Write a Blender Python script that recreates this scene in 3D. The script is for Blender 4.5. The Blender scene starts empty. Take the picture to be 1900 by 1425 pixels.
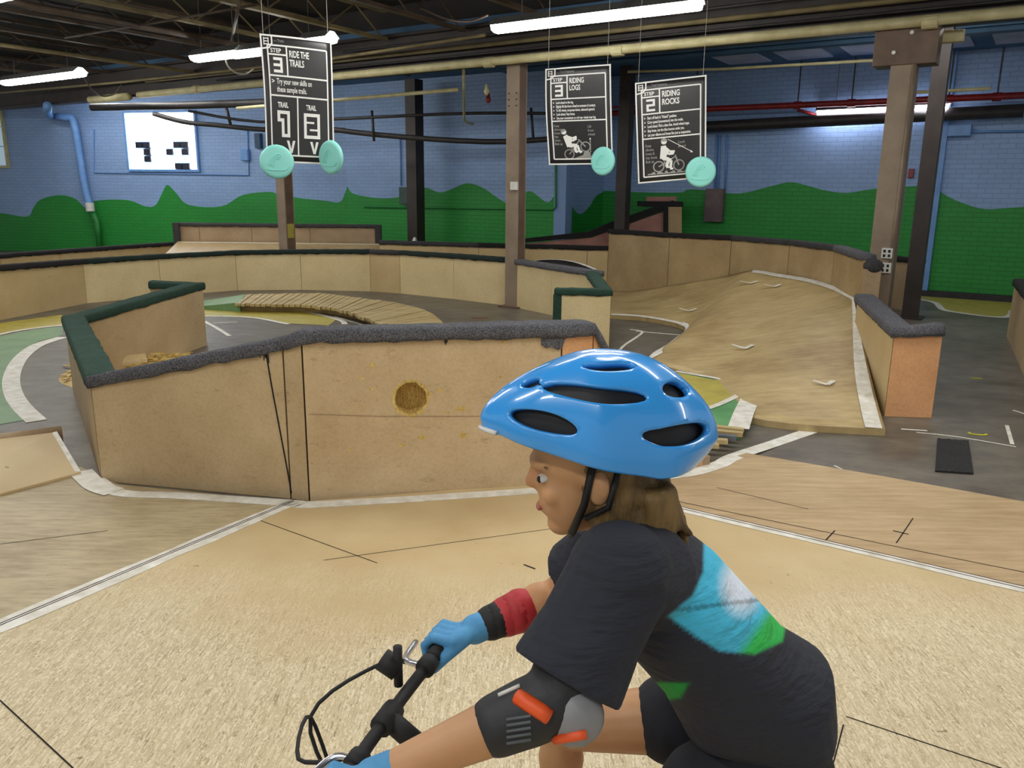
import bpy, bmesh, math, random
from mathutils import Vector, Matrix, noise
random.seed(7)
C = bpy.context.scene.collection
PI = math.pi
# ------------------------------------------------------------------ camera
F = 1500.0; PITCH = math.atan(357/1500.0); ROLL = 0.0106; EYE = Vector((0, 0, 1.6))
_f = Vector((0, math.cos(PITCH), -math.sin(PITCH)))
_u0 = Vector((0, math.sin(PITCH), math.cos(PITCH)))
_r0 = Vector((1, 0, 0))
CR = _r0*math.cos(ROLL)+_u0*math.sin(ROLL)
CU = _u0*math.cos(ROLL)-_r0*math.sin(ROLL)
def ray(px, py): return _f + CR*((px-950)/F) + CU*(-(py-712.5)/F)
def G(px, py, z=0.0):
    d = ray(px, py); t = (z-EYE.z)/d.z; return EYE+d*t
def V(px, py, y):
    d = ray(px, py); return EYE+d*(y/d.y)
def proj(p):
    v = Vector(p)-EYE; w = v.dot(_f)
    return 950+F*v.dot(CR)/w, 712.5-F*v.dot(CU)/w
def hz(px): return 355.5+0.0106*(px-950)
def zat(p, py):
    lo, hi = -1.0, 6.0
    for _ in range(40):
        m = (lo+hi)/2
        if proj((p[0], p[1], m))[1] > py: lo = m
        else: hi = m
    return (lo+hi)/2
def W(px, D, z=0.0):
    q = V(px, hz(px), D); q.z = z; return q
cam = bpy.data.cameras.new('camera'); cam.sensor_width = 36; cam.lens = F/1900*36; cam.clip_end = 200
co = bpy.data.objects.new('camera', cam); C.objects.link(co)
M3 = Matrix((CR, CU, -_f)).transposed().to_4x4(); M3.translation = EYE
co.matrix_world = M3
bpy.context.scene.camera = co
vs = bpy.context.scene.view_settings
vs.view_transform = 'Standard'; vs.look = 'None'; vs.gamma = 1; vs.use_curve_mapping = False; vs.exposure = 0.84
TH = math.radians(33)
E1 = Vector((math.cos(TH), -math.sin(TH), 0)); E2 = Vector((math.sin(TH), math.cos(TH), 0)); UP = Vector((0, 0, 1))
# ------------------------------------------------------------------ materials
def lin(c):
    return tuple(((x/255)/12.92 if x/255 <= .04045 else ((x/255+.055)/1.055)**2.4) for x in c)+(1,)
MATS = {}
class NT:
    def __init__(s, name):
        s.m = bpy.data.materials.new(name); s.m.use_nodes = True; s.t = s.m.node_tree; s.b = s.t.nodes['Principled BSDF']
        MATS[name] = s.m
    def n(s, ty, **k):
        o = s.t.nodes.new(ty)
        for a, v in k.items(): setattr(o, a, v)
        return o
    def l(s, a, b): s.t.links.new(a, b)
    def coords(s, scale=(1, 1, 1), rot=0):
        tc = s.n('ShaderNodeTexCoord'); mp = s.n('ShaderNodeMapping')
        mp.inputs['Scale'].default_value = scale; mp.inputs['Rotation'].default_value = (0, 0, rot)
        s.l(tc.outputs['Object'], mp.inputs['Vector']); return mp.outputs['Vector']
    def noise(s, vec, scale, detail=4, rough=.55):
        o = s.n('ShaderNodeTexNoise'); o.inputs['Scale'].default_value = scale; o.inputs['Detail'].default_value = detail
        o.inputs['Roughness'].default_value = rough; s.l(vec, o.inputs['Vector']); return o.outputs['Fac']
    def ramp(s, fac, stops):
        o = s.n('ShaderNodeValToRGB'); e = o.color_ramp.elements
        while len(e) < len(stops): e.new(.5)
        for i, (p, c) in enumerate(stops): e[i].position = p; e[i].color = c if len(c) == 4 else tuple(c)+(1,)
        s.l(fac, o.inputs['Fac']); return o.outputs['Color']
    def mix(s, fac, a, b, mode='MIX'):
        o = s.n('ShaderNodeMix', data_type='RGBA', blend_type=mode)
        for sock, v in ((o.inputs[0], fac), (o.inputs[6], a), (o.inputs[7], b)):
            if isinstance(v, (int, float, tuple)): sock.default_value = v
            else: s.l(v, sock)
        return o.outputs[2]
    def bump(s, h, strength=.3, dist=.01):
        o = s.n('ShaderNodeBump'); o.inputs['Strength'].default_value = strength; o.inputs['Distance'].default_value = dist
        s.l(h, o.inputs['Height']); s.l(o.outputs['Normal'], s.b.inputs['Normal'])
    def base(s, c, rough=.6, metal=0.0):
        if isinstance(c, tuple): s.b.inputs['Base Color'].default_value = c
        else: s.l(c, s.b.inputs['Base Color'])
        s.b.inputs['Roughness'].default_value = rough; s.b.inputs['Metallic'].default_value = metal
def simple(name, c1, c2=None, rough=.6, scale=8, bump=0, metal=0, bscale=None, stretch=(1, 1, 1)):
    t = NT(name); v = t.coords(stretch)
    c2 = c2 or tuple(max(0, x*.82) for x in c1)
    f = t.noise(v, scale)
    t.base(t.ramp(f, [(.3, lin(c2)), (.7, lin(c1))]), rough, metal)
    if bump: t.bump(t.noise(v, bscale or scale*6, 3), bump)
    return t.m
def osb(name, cols, rough=.55, dirt=.3, smooth=False):
    t = NT(name); fac = None
    for k, r in enumerate((.3, 1.35, 2.4)):
        v = t.coords((120, 17, 20), r)
        vo = t.n('ShaderNodeTexVoronoi'); vo.inputs['Scale'].default_value = 1.6; t.l(v, vo.inputs['Vector'])
        sx = t.n('ShaderNodeSeparateColor'); t.l(vo.outputs['Color'], sx.inputs[0])
        if fac is None: fac = sx.outputs[0]; prev = vo
        else:
            mx = t.n('ShaderNodeMix', data_type='FLOAT'); nz = t.noise(t.coords((1, 1, 1)), 44+k*17, 1)
            mt = t.n('ShaderNodeMath', operation='GREATER_THAN'); mt.inputs[1].default_value = .5; t.l(nz, mt.inputs[0])
            t.l(mt.outputs[0], mx.inputs[0]); t.l(fac, mx.inputs[2]); t.l(sx.outputs[0], mx.inputs[3]); fac = mx.outputs[0]
    col = t.ramp(fac, [(0, lin(cols[0])), (.12, lin(cols[1])), (.6, lin(cols[2])), (1, lin(cols[3]))])
    # scuffs: fine dark flecks and broad wear
    fl = t.noise(t.coords((1, 3.2, 1), .6), 34, 6, .75)
    flr = t.ramp(fl, [(.27, (.5, .44, .36)), (.37, (1, 1, 1))])
    col = t.mix(.9, col, flr, 'MULTIPLY')
    fl2 = t.noise(t.coords((3.2, 1, 1), 1.1), 24, 5, .75)
    col = t.mix(.8, col, t.ramp(fl2, [(.28, (.5, .44, .36)), (.36, (1, 1, 1))]), 'MULTIPLY')
    # long thin strand edges, random directions
    for rr, sd in ((.2, 1), (1.3, 2), (2.3, 3)):
        ln = t.noise(t.coords((55, 4.5, 5), rr), 1.0+.3*sd, 3, .8)
        col = t.mix(.7, col, t.ramp(ln, [(.31, (.5, .42, .33)), (.38, (1, 1, 1)), (.66, (1, 1, 1)), (.74, (1.0, .98, .92))]), 'MULTIPLY')
    wear = t.noise(t.coords(), .8, 5, .6)
    if smooth:
        tc = t.n('ShaderNodeTexCoord'); sp_ = t.n('ShaderNodeSeparateXYZ'); t.l(tc.outputs['Object'], sp_.inputs[0])
        mr = t.n('ShaderNodeMapRange'); mr.inputs[1].default_value = 3.5; mr.inputs[2].default_value = 1.5; t.l(sp_.outputs[1], mr.inputs[0])
        ad = t.n('ShaderNodeMath', operation='ADD'); t.l(mr.outputs[0], ad.inputs[0]); t.l(wear, ad.inputs[1])
        msk = t.ramp(ad.outputs[0], [(.62, (0, 0, 0)), (.98, (1, 1, 1))])
        skin_ = t.ramp(t.noise(t.coords(), 2.2, 5), [(.3, lin((198, 172, 126))), (.7, lin((212, 190, 146)))])
        spk = t.noise(t.coords((1.3, 1, 1), .5), 26, 5, .8)
        skin_ = t.mix(.8, skin_, t.ramp(spk, [(.29, (.45, .38, .3)), (.35, (1, 1, 1))]), 'MULTIPLY')
        col = t.mix(msk, skin_, col)
    pit = t.noise(t.coords((1, 1.6, 1), .3), 17, 2, .5)
    col = t.mix(.8, col, t.ramp(pit, [(.20, (.42, .35, .28)), (.25, (1, 1, 1))]), 'MULTIPLY')
    col = t.mix(dirt, col, t.ramp(wear, [(.35, (.74, .68, .60)), (.62, (1.0, .99, .97))]), 'MULTIPLY')
    t.base(col, rough); t.bump(fl, .25, .004); return t.m
def ply(name, c1, c2, stretch=(1, 9, 1), rot=0.0, dirt=.35, sheet=None, rough=.5):
    t = NT(name)
    g = t.noise(t.coords(stretch, rot), 3.2, 6, .65)
    col = t.ramp(g, [(.3, lin(c2)), (.68, lin(c1))])
    b = t.noise(t.coords(), 1.7, 5, .6)
    col = t.mix(dirt, col, t.ramp(b, [(.36, (.55, .47, .38)), (.6, (1, 1, 1))]), 'MULTIPLY')
    s = t.noise(t.coords((6, 1.2, 2), .7), 9, 6, .8)
    col = t.mix(.65, col, t.ramp(s, [(.29, (.42, .35, .28)), (.36, (1, 1, 1))]), 'MULTIPLY')
    t.base(col, rough); t.bump(g, .15, .004); return t.m
def wallboard(name, c1, c2, dirt=.4, chips=False):
    t = NT(name); v = t.coords()
    col = t.ramp(t.noise(v, 2.4, 6, .6), [(.3, lin(c2)), (.7, lin(c1))])
    fine = t.noise(t.coords((1, 1, 1)), 55, 4, .7)
    col = t.mix(.35, col, t.ramp(fine, [(.35, (.72, .66, .58)), (.55, (1, 1, 1))]), 'MULTIPLY')
    st = t.noise(t.coords((1.4, 1.4, 3.5), .4), 5, 7, .8)
    col = t.mix(dirt, col, t.ramp(st, [(.3, (.35, .29, .22)), (.42, (1, 1, 1))]), 'MULTIPLY')
    if chips:
        ch = t.noise(t.coords((1, 1, 1.6)), 9, 6, .7)
        col = t.mix(t.ramp(ch, [(.675, (0, 0, 0)), (.69, (.8, .8, .8))]), col, lin((205, 178, 112)))
    t.base(col, .55); t.bump(fine, .12, .003); return t.m
def carpet(name, c1, c2, rough=.95):
    t = NT(name); v = t.coords()
    f = t.noise(v, 130, 3, .8); g = t.noise(v, 6, 4)
    col = t.ramp(f, [(.38, lin(c2)), (.62, lin(c1))])
    col = t.mix(.45, col, t.ramp(g, [(.35, (.6, .6, .6)), (.65, (1, 1, 1))]), 'MULTIPLY')
    t.base(col, rough); t.bump(f, .9, .012); return t.m
def brick(name, c, cm):
    t = NT(name); uv = t.n('ShaderNodeTexCoord')
    bk = t.n('ShaderNodeTexBrick'); bk.inputs['Scale'].default_value = 1.0
    bk.inputs['Brick Width'].default_value = .22; bk.inputs['Row Height'].default_value = .075; bk.inputs['Mortar Size'].default_value = .008
    bk.inputs['Mortar Smooth'].default_value = .4
    t.l(uv.outputs['UV'], bk.inputs['Vector'])
    bk.inputs['Color1'].default_value = lin(c); bk.inputs['Color2'].default_value = lin(tuple(x*.96 for x in c)); bk.inputs['Mortar'].default_value = lin(cm)
    n = t.noise(t.coords(), 1.4, 4)
    col = t.mix(.4, bk.outputs['Color'], t.ramp(n, [(.3, (.78, .8, .84)), (.7, (1, 1, 1))]), 'MULTIPLY')
    t.base(col, .55)
    inv = t.n('ShaderNodeMath', operation='SUBTRACT'); inv.inputs[0].default_value = 1; t.l(bk.outputs['Fac'], inv.inputs[1])
    t.bump(inv.outputs[0], .35, .006); return t.m
def emit(name, c, s):
    t = NT(name); t.base((0, 0, 0, 1), .5); t.b.inputs['Emission Color'].default_value = c; t.b.inputs['Emission Strength'].default_value = s; return t.m

m_osb = osb('osb_worn', [(176, 158, 124), (200, 182, 146), (214, 198, 162), (232, 220, 190)], smooth=True)
m_ply_left = ply('plywood_grey', (198, 182, 144), (164, 146, 112), (2.0, 11, 1), -.45, .45)
m_ply_right = ply('plywood_warm', (204, 178, 138), (176, 148, 110), (1, 8, 1), .25, .35)
m_ramp = ply('ramp_masonite', (200, 178, 128), (172, 148, 102), (1.2, 5, 1), .6, .6)
m_board = wallboard('board_tan', (208, 184, 146), (188, 162, 122), .55, True)
m_board2 = wallboard('board_tan_smooth', (204, 180, 140), (184, 158, 118), .45)
m_cream = wallboard('board_cream', (226, 206, 158), (210, 188, 140), .2)
m_cream2 = wallboard('board_cream_new', (206, 182, 134), (192, 166, 118), .2)
m_khaki = wallboard('board_khaki', (180, 156, 112), (156, 130, 90), .4)
m_brownb = wallboard('board_brown', (176, 152, 120), (152, 128, 98), .5)
m_peach = wallboard('board_peach', (226, 172, 122), (206, 150, 102), .3)
m_chip = osb('osb_fresh', [(150, 118, 50), (190, 158, 80), (210, 180, 104), (226, 198, 126)], dirt=.2)
m_grey = carpet('carpet_grey', (128, 128, 134), (58, 58, 64))
m_dgrey = carpet('carpet_dark_grey', (84, 82, 84), (40, 38, 40))
m_green = carpet('carpet_green', (60, 96, 80), (26, 52, 42))
m_dgreen = carpet('carpet_dark_green', (40, 62, 54), (18, 28, 24))
m_black = carpet('carpet_black', (46, 44, 44), (18, 17, 18))
m_floor = ply('floor_asphalt', (122, 116, 104), (88, 82, 74), (1.3, 2, 1), .5, .55, rough=.45)
m_pgreen = simple('paint_green', (122, 158, 112), (100, 136, 94), .5, 5)
m_pgreen2 = simple('paint_bright_green', (104, 164, 106), (84, 142, 88), .5, 6)
m_pyellow = simple('paint_yellow', (190, 176, 80), (164, 150, 66), .5, 6)
m_pwhite = simple('paint_white', (242, 240, 232), (206, 200, 184), .5, 14, .1)
m_ywire = simple('paint_yellow_mark', (220, 214, 40), None, .5)
m_blue = brick('brick_blue', (144, 174, 216), (124, 154, 198))
m_hill = brick('brick_green', (34, 146, 54), (26, 124, 42))
m_steel = simple('steel_taupe', (150, 132, 112), (128, 112, 94), .5, 4, .05)
m_steelb = simple('steel_brown', (112, 90, 72), (92, 72, 56), .5, 5, .05)
m_dsteel = simple('steel_dark', (54, 44, 40), (36, 30, 27), .55, 5, .05)
m_ceil = simple('ceiling_dark', (44, 38, 33), (28, 24, 22), .8, 2)
m_ceilb = simple('ceiling_blue', (70, 106, 138), (54, 86, 116), .7, 1.5)
m_ceilpale = simple('ceiling_pale', (190, 196, 214), (160, 168, 190), .6, 3)
m_joist = simple('joist_brown', (92, 76, 62), (58, 47, 40), .6, 3)
m_joisty = simple('ochre_pipe_lit_joist', (140, 126, 88), (104, 92, 64), .6, 3)  # pipe ochre; on some joists it paints in yellow light
m_cpipe = simple('pipe_cream', (208, 200, 156), (178, 168, 124), .5, 6)
m_red = simple('pipe_red', (150, 34, 36), (110, 24, 26), .4, 5)
m_dpipe = simple('pipe_dark', (54, 50, 50), (34, 32, 32), .5, 5)
m_bpipe = simple('pipe_blue', (112, 158, 216), (96, 140, 198), .45, 5)
m_gpipe = simple('pipe_green', (36, 132, 56), (28, 116, 46), .45, 5)
m_wire = simple('wire_pale', (190, 186, 172), None, .5)
m_white = simple('enamel_white', (226, 226, 220), (200, 200, 194), .4, 6)
m_shade = simple('fixture_grey', (120, 120, 118), (90, 90, 88), .5, 6)
m_slat = ply('slat_wood', (206, 186, 134), (170, 146, 100), (1, 6, 1), .2, .4)
m_slatg = simple('slat_grey', (104, 112, 116), (84, 90, 96), .6)
m_paper = simple('poster_black', (46, 46, 46), (36, 36, 37), .35, 5)
m_pink = simple('poster_white', (250, 250, 246), (244, 244, 240), .45, 5)
m_pgry = simple('poster_grey', (176, 176, 170), None, .5, 5)
m_teal = simple('disc_teal', (156, 238, 228), (146, 230, 220), .38, 4)
m_helm = NT('helmet_blue'); m_helm.base(lin((58, 158, 240)), .25); m_helm.b.inputs['Coat Weight'].default_value = .6; m_helm = m_helm.m
m_blk = simple('black_foam', (22, 22, 24), (14, 14, 15), .6)
m_skin = simple('skin', (204, 156, 112), (186, 134, 92), .5, 6); 
m_skin.node_tree.nodes['Principled BSDF'].inputs['Subsurface Weight'].default_value = .08
m_hair = simple('hair_blond', (150, 122, 74), (84, 62, 36), .6, 30, .5, stretch=(1, 1, .2))
m_lip = simple('lips', (168, 96, 84), None, .5)
m_eye = simple('eye_white', (230, 228, 222), None, .3)
m_pants = simple('fabric_black', (34, 36, 44), (24, 25, 32), .85, 8, .1)
m_tealf = simple('fabric_teal', (30, 130, 150), None, .8)
m_pad = simple('pad_black', (44, 46, 50), (30, 32, 35), .6, 10, .1)
m_padg = simple('pad_grey', (150, 152, 156), None, .5)
m_orange = simple('pad_orange', (240, 96, 44), (228, 84, 34), .5)
m_glove = simple('glove_blue', (90, 160, 208), (70, 138, 188), .7, 20)
m_band = simple('wrist_red', (196, 44, 52), None, .6)
m_rub = simple('rubber_black', (30, 30, 32), (20, 20, 22), .7, 10)
m_chrome = simple('chrome', (214, 214, 220), (190, 190, 196), .25, 5, metal=.9)
m_frame = simple('frame_blue', (40, 120, 190), None, .3)
m_dark = simple('dark_gap', (24, 18, 12), None, .9)
m_matt = carpet('rubber_mat', (58, 58, 60), (30, 30, 32))
m_tube = emit('tube_glow', (1.0, .985, .94, 1), 15)
m_tube2 = emit('tube_glow_cool', (.92, .9, 1.0, 1), 12)
m_bulb = emit('bulb_glow', (1.0, .55, .22, 1), 60)
m_glassb = emit('glass_block_daylight', (.93, .96, 1.0, 1), 4.5)
m_glassd = simple('glass_block_dark', (40, 44, 60), (24, 28, 40), .3)
m_glasst = emit('old_glass', (.45, .6, .7, 1), .32)
t = NT('shirt_cloth'); at = t.n('ShaderNodeVertexColor'); at.layer_name = 'print'
t.base(at.outputs['Color'], .85); t.bump(t.noise(t.coords((3, 3, 14), .3), 3.0, 3), .5, .03); m_shirt = t.m

# ------------------------------------------------------------------ helpers
def tag(o, label=None, cat=None, group=None, kind=None):
    if label: o['label'] = label
    if cat: o['category'] = cat
    if group: o['group'] = group
    if kind: o['kind'] = kind
    return o
def link(name, me, mats, parent=None):
    o = bpy.data.objects.new(name, me); C.objects.link(o)
    for m in (mats if isinstance(mats, (list, tuple)) else [mats]): me.materials.append(m)
    if parent:
        o.parent = parent
        bpy.context.view_layer.update() if False else None
        o.matrix_parent_inverse = parent.matrix_basis.inverted() if parent.type == 'EMPTY' else Matrix()
    return o
def obj(name, bm, mats, parent=None, smooth=False):
    me = bpy.data.meshes.new(name)
    bmesh.ops.recalc_face_normals(bm, faces=bm.faces)
    bm.to_mesh(me); bm.free()
    if smooth: me.polygons.foreach_set('use_smooth', [True]*len(me.polygons))
    return link(name, me, mats, parent)
def thing(name, label, cat, loc=(0, 0, 0), group=None):
    o = bpy.data.objects.new(name, None); C.objects.link(o); o.location = loc; o.empty_display_size = .1
    return tag(o, label, cat, group)
def BM(): return bmesh.new()
def hexa(bm, b4, t4, mi=0):
    v = [bm.verts.new(p) for p in list(b4)+list(t4)]
    for q in ((3, 2, 1, 0), (4, 5, 6, 7), (0, 1, 5, 4), (1, 2, 6, 5), (2, 3, 7, 6), (3, 0, 4, 7)):
        f = bm.faces.new([v[i] for i in q]); f.material_index = mi
def obox(bm, c, ex, ey, ez, ax=Vector((1, 0, 0)), ay=Vector((0, 1, 0)), az=UP, mi=0):
    c = Vector(c); ax = Vector(ax); ay = Vector(ay); az = Vector(az)
    b = [c+ax*sx*ex+ay*sy*ey-az*ez for sx, sy in ((-1, -1), (1, -1), (1, 1), (-1, 1))]
    t4 = [p+az*2*ez for p in b]
    hexa(bm, b, t4, mi)
def bevel(bm, w, seg=2):
    bmesh.ops.bevel(bm, geom=bm.edges[:], offset=w, segments=seg, affect='EDGES', profile=.6)
def slab(bm, pts, z0, z1, mi=0):
    bot = [bm.verts.new((p[0], p[1], z0 if z0 is not None else p[2]-.02)) for p in pts]
    top = [bm.verts.new((p[0], p[1], z1 if z1 is not None else p[2])) for p in pts]
    n = len(pts)
    f = bm.faces.new(top); f.material_index = mi
    f = bm.faces.new(bot[::-1]); f.material_index = mi
    for i in range(n):
        f = bm.faces.new((bot[i], bot[(i+1) % n], top[(i+1) % n], top[i])); f.material_index = mi
    bmesh.ops.triangulate(bm, faces=[f for f in bm.faces if len(f.verts) > 4])
def frame_at(d):
    d = d.normalized(); a = UP if abs(d.z) < .9 else Vector((1, 0, 0))
    x = d.cross(a).normalized(); y = x.cross(d).normalized(); return x, y
def tube(bm, pts, r, n=10, cap=True, mi=0):
    pts = [Vector(p) for p in pts]; rs = r if isinstance(r, (list, tuple)) else [r]*len(pts); rings = []
    px = None
    for i, p in enumerate(pts):
        d = (pts[min(i+1, len(pts)-1)]-pts[max(i-1, 0)])
        if px is None: x, y = frame_at(d)
        else:
            dn = d.normalized(); x = (px-dn*px.dot(dn)).normalized(); y = x.cross(dn)*-1
        px = x
        y = d.normalized().cross(x)
        rings.append([bm.verts.new(p+(x*math.cos(2*PI*k/n)+y*math.sin(2*PI*k/n))*rs[i]) for k in range(n)])
    for a, b in zip(rings, rings[1:]):
        for k in range(n):
            f = bm.faces.new((a[k], a[(k+1) % n], b[(k+1) % n], b[k])); f.material_index = mi
    if cap:
        f = bm.faces.new(rings[0][::-1]); f.material_index = mi
        f = bm.faces.new(rings[-1]); f.material_index = mi
def smooth_curve(pts, n=6):
    pts = [Vector(p) for p in pts]; out = []
    for i in range(len(pts)-1):
        p0 = pts[max(i-1, 0)]; p1 = pts[i]; p2 = pts[i+1]; p3 = pts[min(i+2, len(pts)-1)]
        for k in range(n):
            t = k/n
            out.append(.5*((2*p1)+(p2-p0)*t+(2*p0-5*p1+4*p2-p3)*t*t+(3*p1-p0-3*p2+p3)*t**3))
    out.append(pts[-1]); return out
def ribbon(bm, pts, w, z=.004, th=.003, mi=0):
    pts = [Vector(p) for p in pts]; L = []; R = []
    ws = w if isinstance(w, (list, tuple)) else [w]*len(pts)
    for i, p in enumerate(pts):
        d = pts[min(i+1, len(pts)-1)]-pts[max(i-1, 0)]; d.z = 0; d.normalize(); nn = Vector((-d.y, d.x, 0))
        L.append(p+nn*ws[i]/2); R.append(p-nn*ws[i]/2)
    for i in range(len(pts)-1):
        q = [L[i], R[i], R[i+1], L[i+1]]
        hexa(bm, [Vector((a.x, a.y, a.z+z-th)) for a in q], [Vector((a.x, a.y, a.z+z)) for a in q], mi)
def ev_mesh(o):
    dg = bpy.context.evaluated_depsgraph_get(); dg.update()
    return bpy.data.meshes.new_from_object(o.evaluated_get(dg))
def bake(o):
    me = ev_mesh(o); o.modifiers.clear(); old = o.data; o.data = me; bpy.data.meshes.remove(old); return o

# ------------------------------------------------------------------ floor
bm = BM(); slab(bm, [(-16, -3, 0), (14, -3, 0), (14, 24, 0), (-16, 24, 0)], -.05, 0)
floor = tag(obj('floor', bm, m_floor), kind='structure')
def paint(name, pxs, m, z=.003, label=None, th=.002):
    bm = BM(); slab(bm, [G(a, b, 0) for a, b in pxs], z-th, z)
    o = obj(name, bm, m, floor)
    if label: o['label'] = label
    return o
def line(pxs, w, z=.005, n=4, m=None, parent=None, label=None):
    bm = BM(); ribbon(bm, smooth_curve([G(a, b, 0) for a, b in pxs], n), w, z)
    o = obj('painted_line', bm, m or m_pwhite, parent or floor)
    if label: o['label'] = label
    return o
paint('painted_patch', [(-150, 628), (0, 600), (115, 584), (116, 603), (60, 610), (0, 620), (-150, 655)], m_pyellow, label='yellow painted floor strip')
paint('painted_patch', [(-150, 660), (0, 624), (60, 612), (116, 606), (116, 622), (70, 634), (36, 658), (16, 690), (16, 725), (30, 752), (58, 778), (0, 788), (-150, 810)], m_pgreen, label='green painted floor')
line([(-120, 655), (0, 621), (60, 610), (116, 604)], .06)
line([(117, 626), (70, 641), (38, 666), (22, 698), (24, 728), (40, 755), (68, 782)], [.13]*25)
paint('painted_patch', [(330, 573), (448, 570), (520, 573), (575, 580), (625, 592), (610, 604), (525, 600), (471, 590), (400, 587), (330, 587)], m_pyellow, label='olive yellow painted floor band')
line([(340, 572), (448, 570), (520, 573), (575, 580), (630, 594), (640, 602)], .07)
line([(340, 588), (400, 587), (471, 590), (535, 602)], .06)
line([(370, 592), (400, 608), (426, 624)], .05)
line([(395, 600), (440, 598)], .035)
line([(620, 588), (680, 605)], .04)
line([(875, 590), (905, 590)], .05, m=simple('paint_faded_red', (150, 74, 48), (110, 84, 66), .6, 20), label='faded red floor marking')
line([(655, 585), (700, 575), (740, 570)], .03)
# right zone
paint('painted_patch', [(1700, 549), (1880, 562), (1872, 588), (1830, 586), (1758, 578), (1744, 566), (1720, 556), (1698, 553)], m_pyellow, label='dim yellow painted floor')
line([(1702, 555), (1735, 562), (1748, 574), (1770, 579), (1830, 587), (1870, 588), (1878, 577)], .09)
line([(1170, 612), (1192, 617), (1160, 640), (1150, 650)], .03)
line([(1180, 615), (1262, 622)], .03)
line([(1800, 702), (1822, 703)], .02, m=m_ywire, label='yellow tape mark')
line([(1798, 803), (1802, 806), (1826, 808), (1830, 806)], .018, m=m_ywire, label='yellow tape mark')
line([(1868, 790), (1878, 825)], .025)
line([(1672, 797), (1720, 800)], .02)
line([(1700, 803), (1780, 812), (1885, 830)], .012)
line([(1880, 762), (1930, 778)], .02)
line([(1548, 865), (1562, 872)], .012)
# wooden decks that cover the near floor
def deck(name, pxs, m, label, z=.02, offs=()):
    bm = BM(); pts = [G(a, b, z) for a, b in pxs]+[Vector(p) for p in offs]; slab(bm, pts, .0005, z)
    o = obj(name, bm, m); tag(o, label, 'floor deck'); return o
A0 = G(0, 1163, .02); A1 = G(545, 932, .02); B1 = G(1905, 1096, .02); B0 = G(1240, 940, .02)
dirA = (A0-A1).normalized(); dirB = (B1-B0).normalized()
AL = A0+dirA*1.5; BR = B1+dirB*2.2
def dk(name, pts, m, label):
    bm = BM(); slab(bm, pts, .001, .02); return tag(obj(name, bm, m), label, 'floor deck')
fore = dk('osb_deck', [A1, AL, Vector((AL.x, -2.5, 0)), Vector((BR.x, -2.5, 0)), BR, B0, G(1130, 905, 0), G(1035, 900, 0)], m_osb, 'large pale strand-board deck filling the foreground under the rider')
left = dk('plywood_deck', [A1+Vector((0, .004, 0)), G(222, 905), G(190, 893), G(150, 872), G(0, 900), G(-260, 940), AL+Vector((-1.5, .5, 0)), AL+Vector((0, .004, 0))], m_ply_left, 'greyish plywood deck left of the diagonal white seam below the tan barrier')
right = dk('plywood_deck', [B0+Vector((0, .004, 0)), BR+Vector((0, .004, 0)), G(2300, 1010), G(1900, 937), G(1640, 890), G(1385, 846), G(1330, 862), G(1230, 884), G(1130, 900)], m_ply_right, 'warm tan plywood deck between the white seam and the dark floor at right')
def seam(p, q, w, n, parent, gap=True):
    bm = BM(); N = 40; pts = []; ws = []
    for i in range(N+1):
        a = p.lerp(q, i/N); a.z = .02; pts.append(a); ws.append(w*(.8+.4*noise.noise(a*3)))
    ribbon(bm, pts, ws, .003, .002); o = obj('painted_line', bm, m_pwhite, parent); o['label'] = 'white painted seam line'
    bm = BM(); ribbon(bm, [a+Vector((0, .008, 0)) for a in pts], .003, .0045, .002); obj('seam_gap', bm, m_dark, parent)
    bm = BM(); ribbon(bm, [a+Vector((0, .036, 0)) for a in pts], .003, .0045, .002); obj('seam_gap', bm, m_dark, parent)
seam(A1, AL, .125, 1, fore); seam(B0, BR, .07, 1, fore)
def crack(parent, a, b, w=.004, z=.02):
    bm = BM(); ribbon(bm, [G(*a, z), G((a[0]+b[0])/2, (a[1]+b[1])/2, z), G(*b, z)], w, .0022, .001); obj('seam_gap', bm, m_dark, parent)
crack(fore, (480, 965), (700, 1045), .003); crack(fore, (0, 1300), (140, 1430), .004); crack(fore, (1565, 1345), (1540, 1440), .004)
crack(fore, (600, 1040), (1070, 975), .002); crack(fore, (1570, 1330), (1900, 1440), .003); crack(fore, (972, 1048), (993, 1056), .007)
crack(right, (1530, 1005), (1549, 985), .006); crack(right, (1663, 1008), (1694, 962), .005); crack(right, (1657, 985), (1686, 992), .007)
crack(right, (1230, 925), (1650, 1012), .003); crack(right, (1650, 1012), (1900, 1062), .003); crack(right, (1330, 905), (1500, 945), .002)
crack(left, (0, 1010), (200, 985), .002)
bm = BM(); ribbon(bm, smooth_curve([G(180, 890, .02), G(222, 915, .02), G(330, 920, .02), G(540, 934, .02), G(580, 937, .02), G(800, 924, .02), G(1040, 908, .02), G(1120, 902, .02)], 5), .085, .003, .002)
o = obj('painted_line', bm, m_pwhite, left); o['label'] = 'white painted line along the barrier foot'
bm = BM(); ribbon(bm, smooth_curve([G(150, 876, .02), G(178, 902, .02), G(212, 914, .02)], 5), [.12]*11, .0055, .002)
obj('painted_line', bm, m_pwhite, left)
bm = BM(); ribbon(bm, smooth_curve([G(1200, 887, .02), G(1280, 878, .02), G(1335, 862, .02), G(1362, 848, .018), G(1440, 822, 0.0), G(1518, 795, .0)], 5), .10, .003, .002)
o = obj('painted_line', bm, m_pwhite, right); o['label'] = 'faded white curved line'
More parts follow.
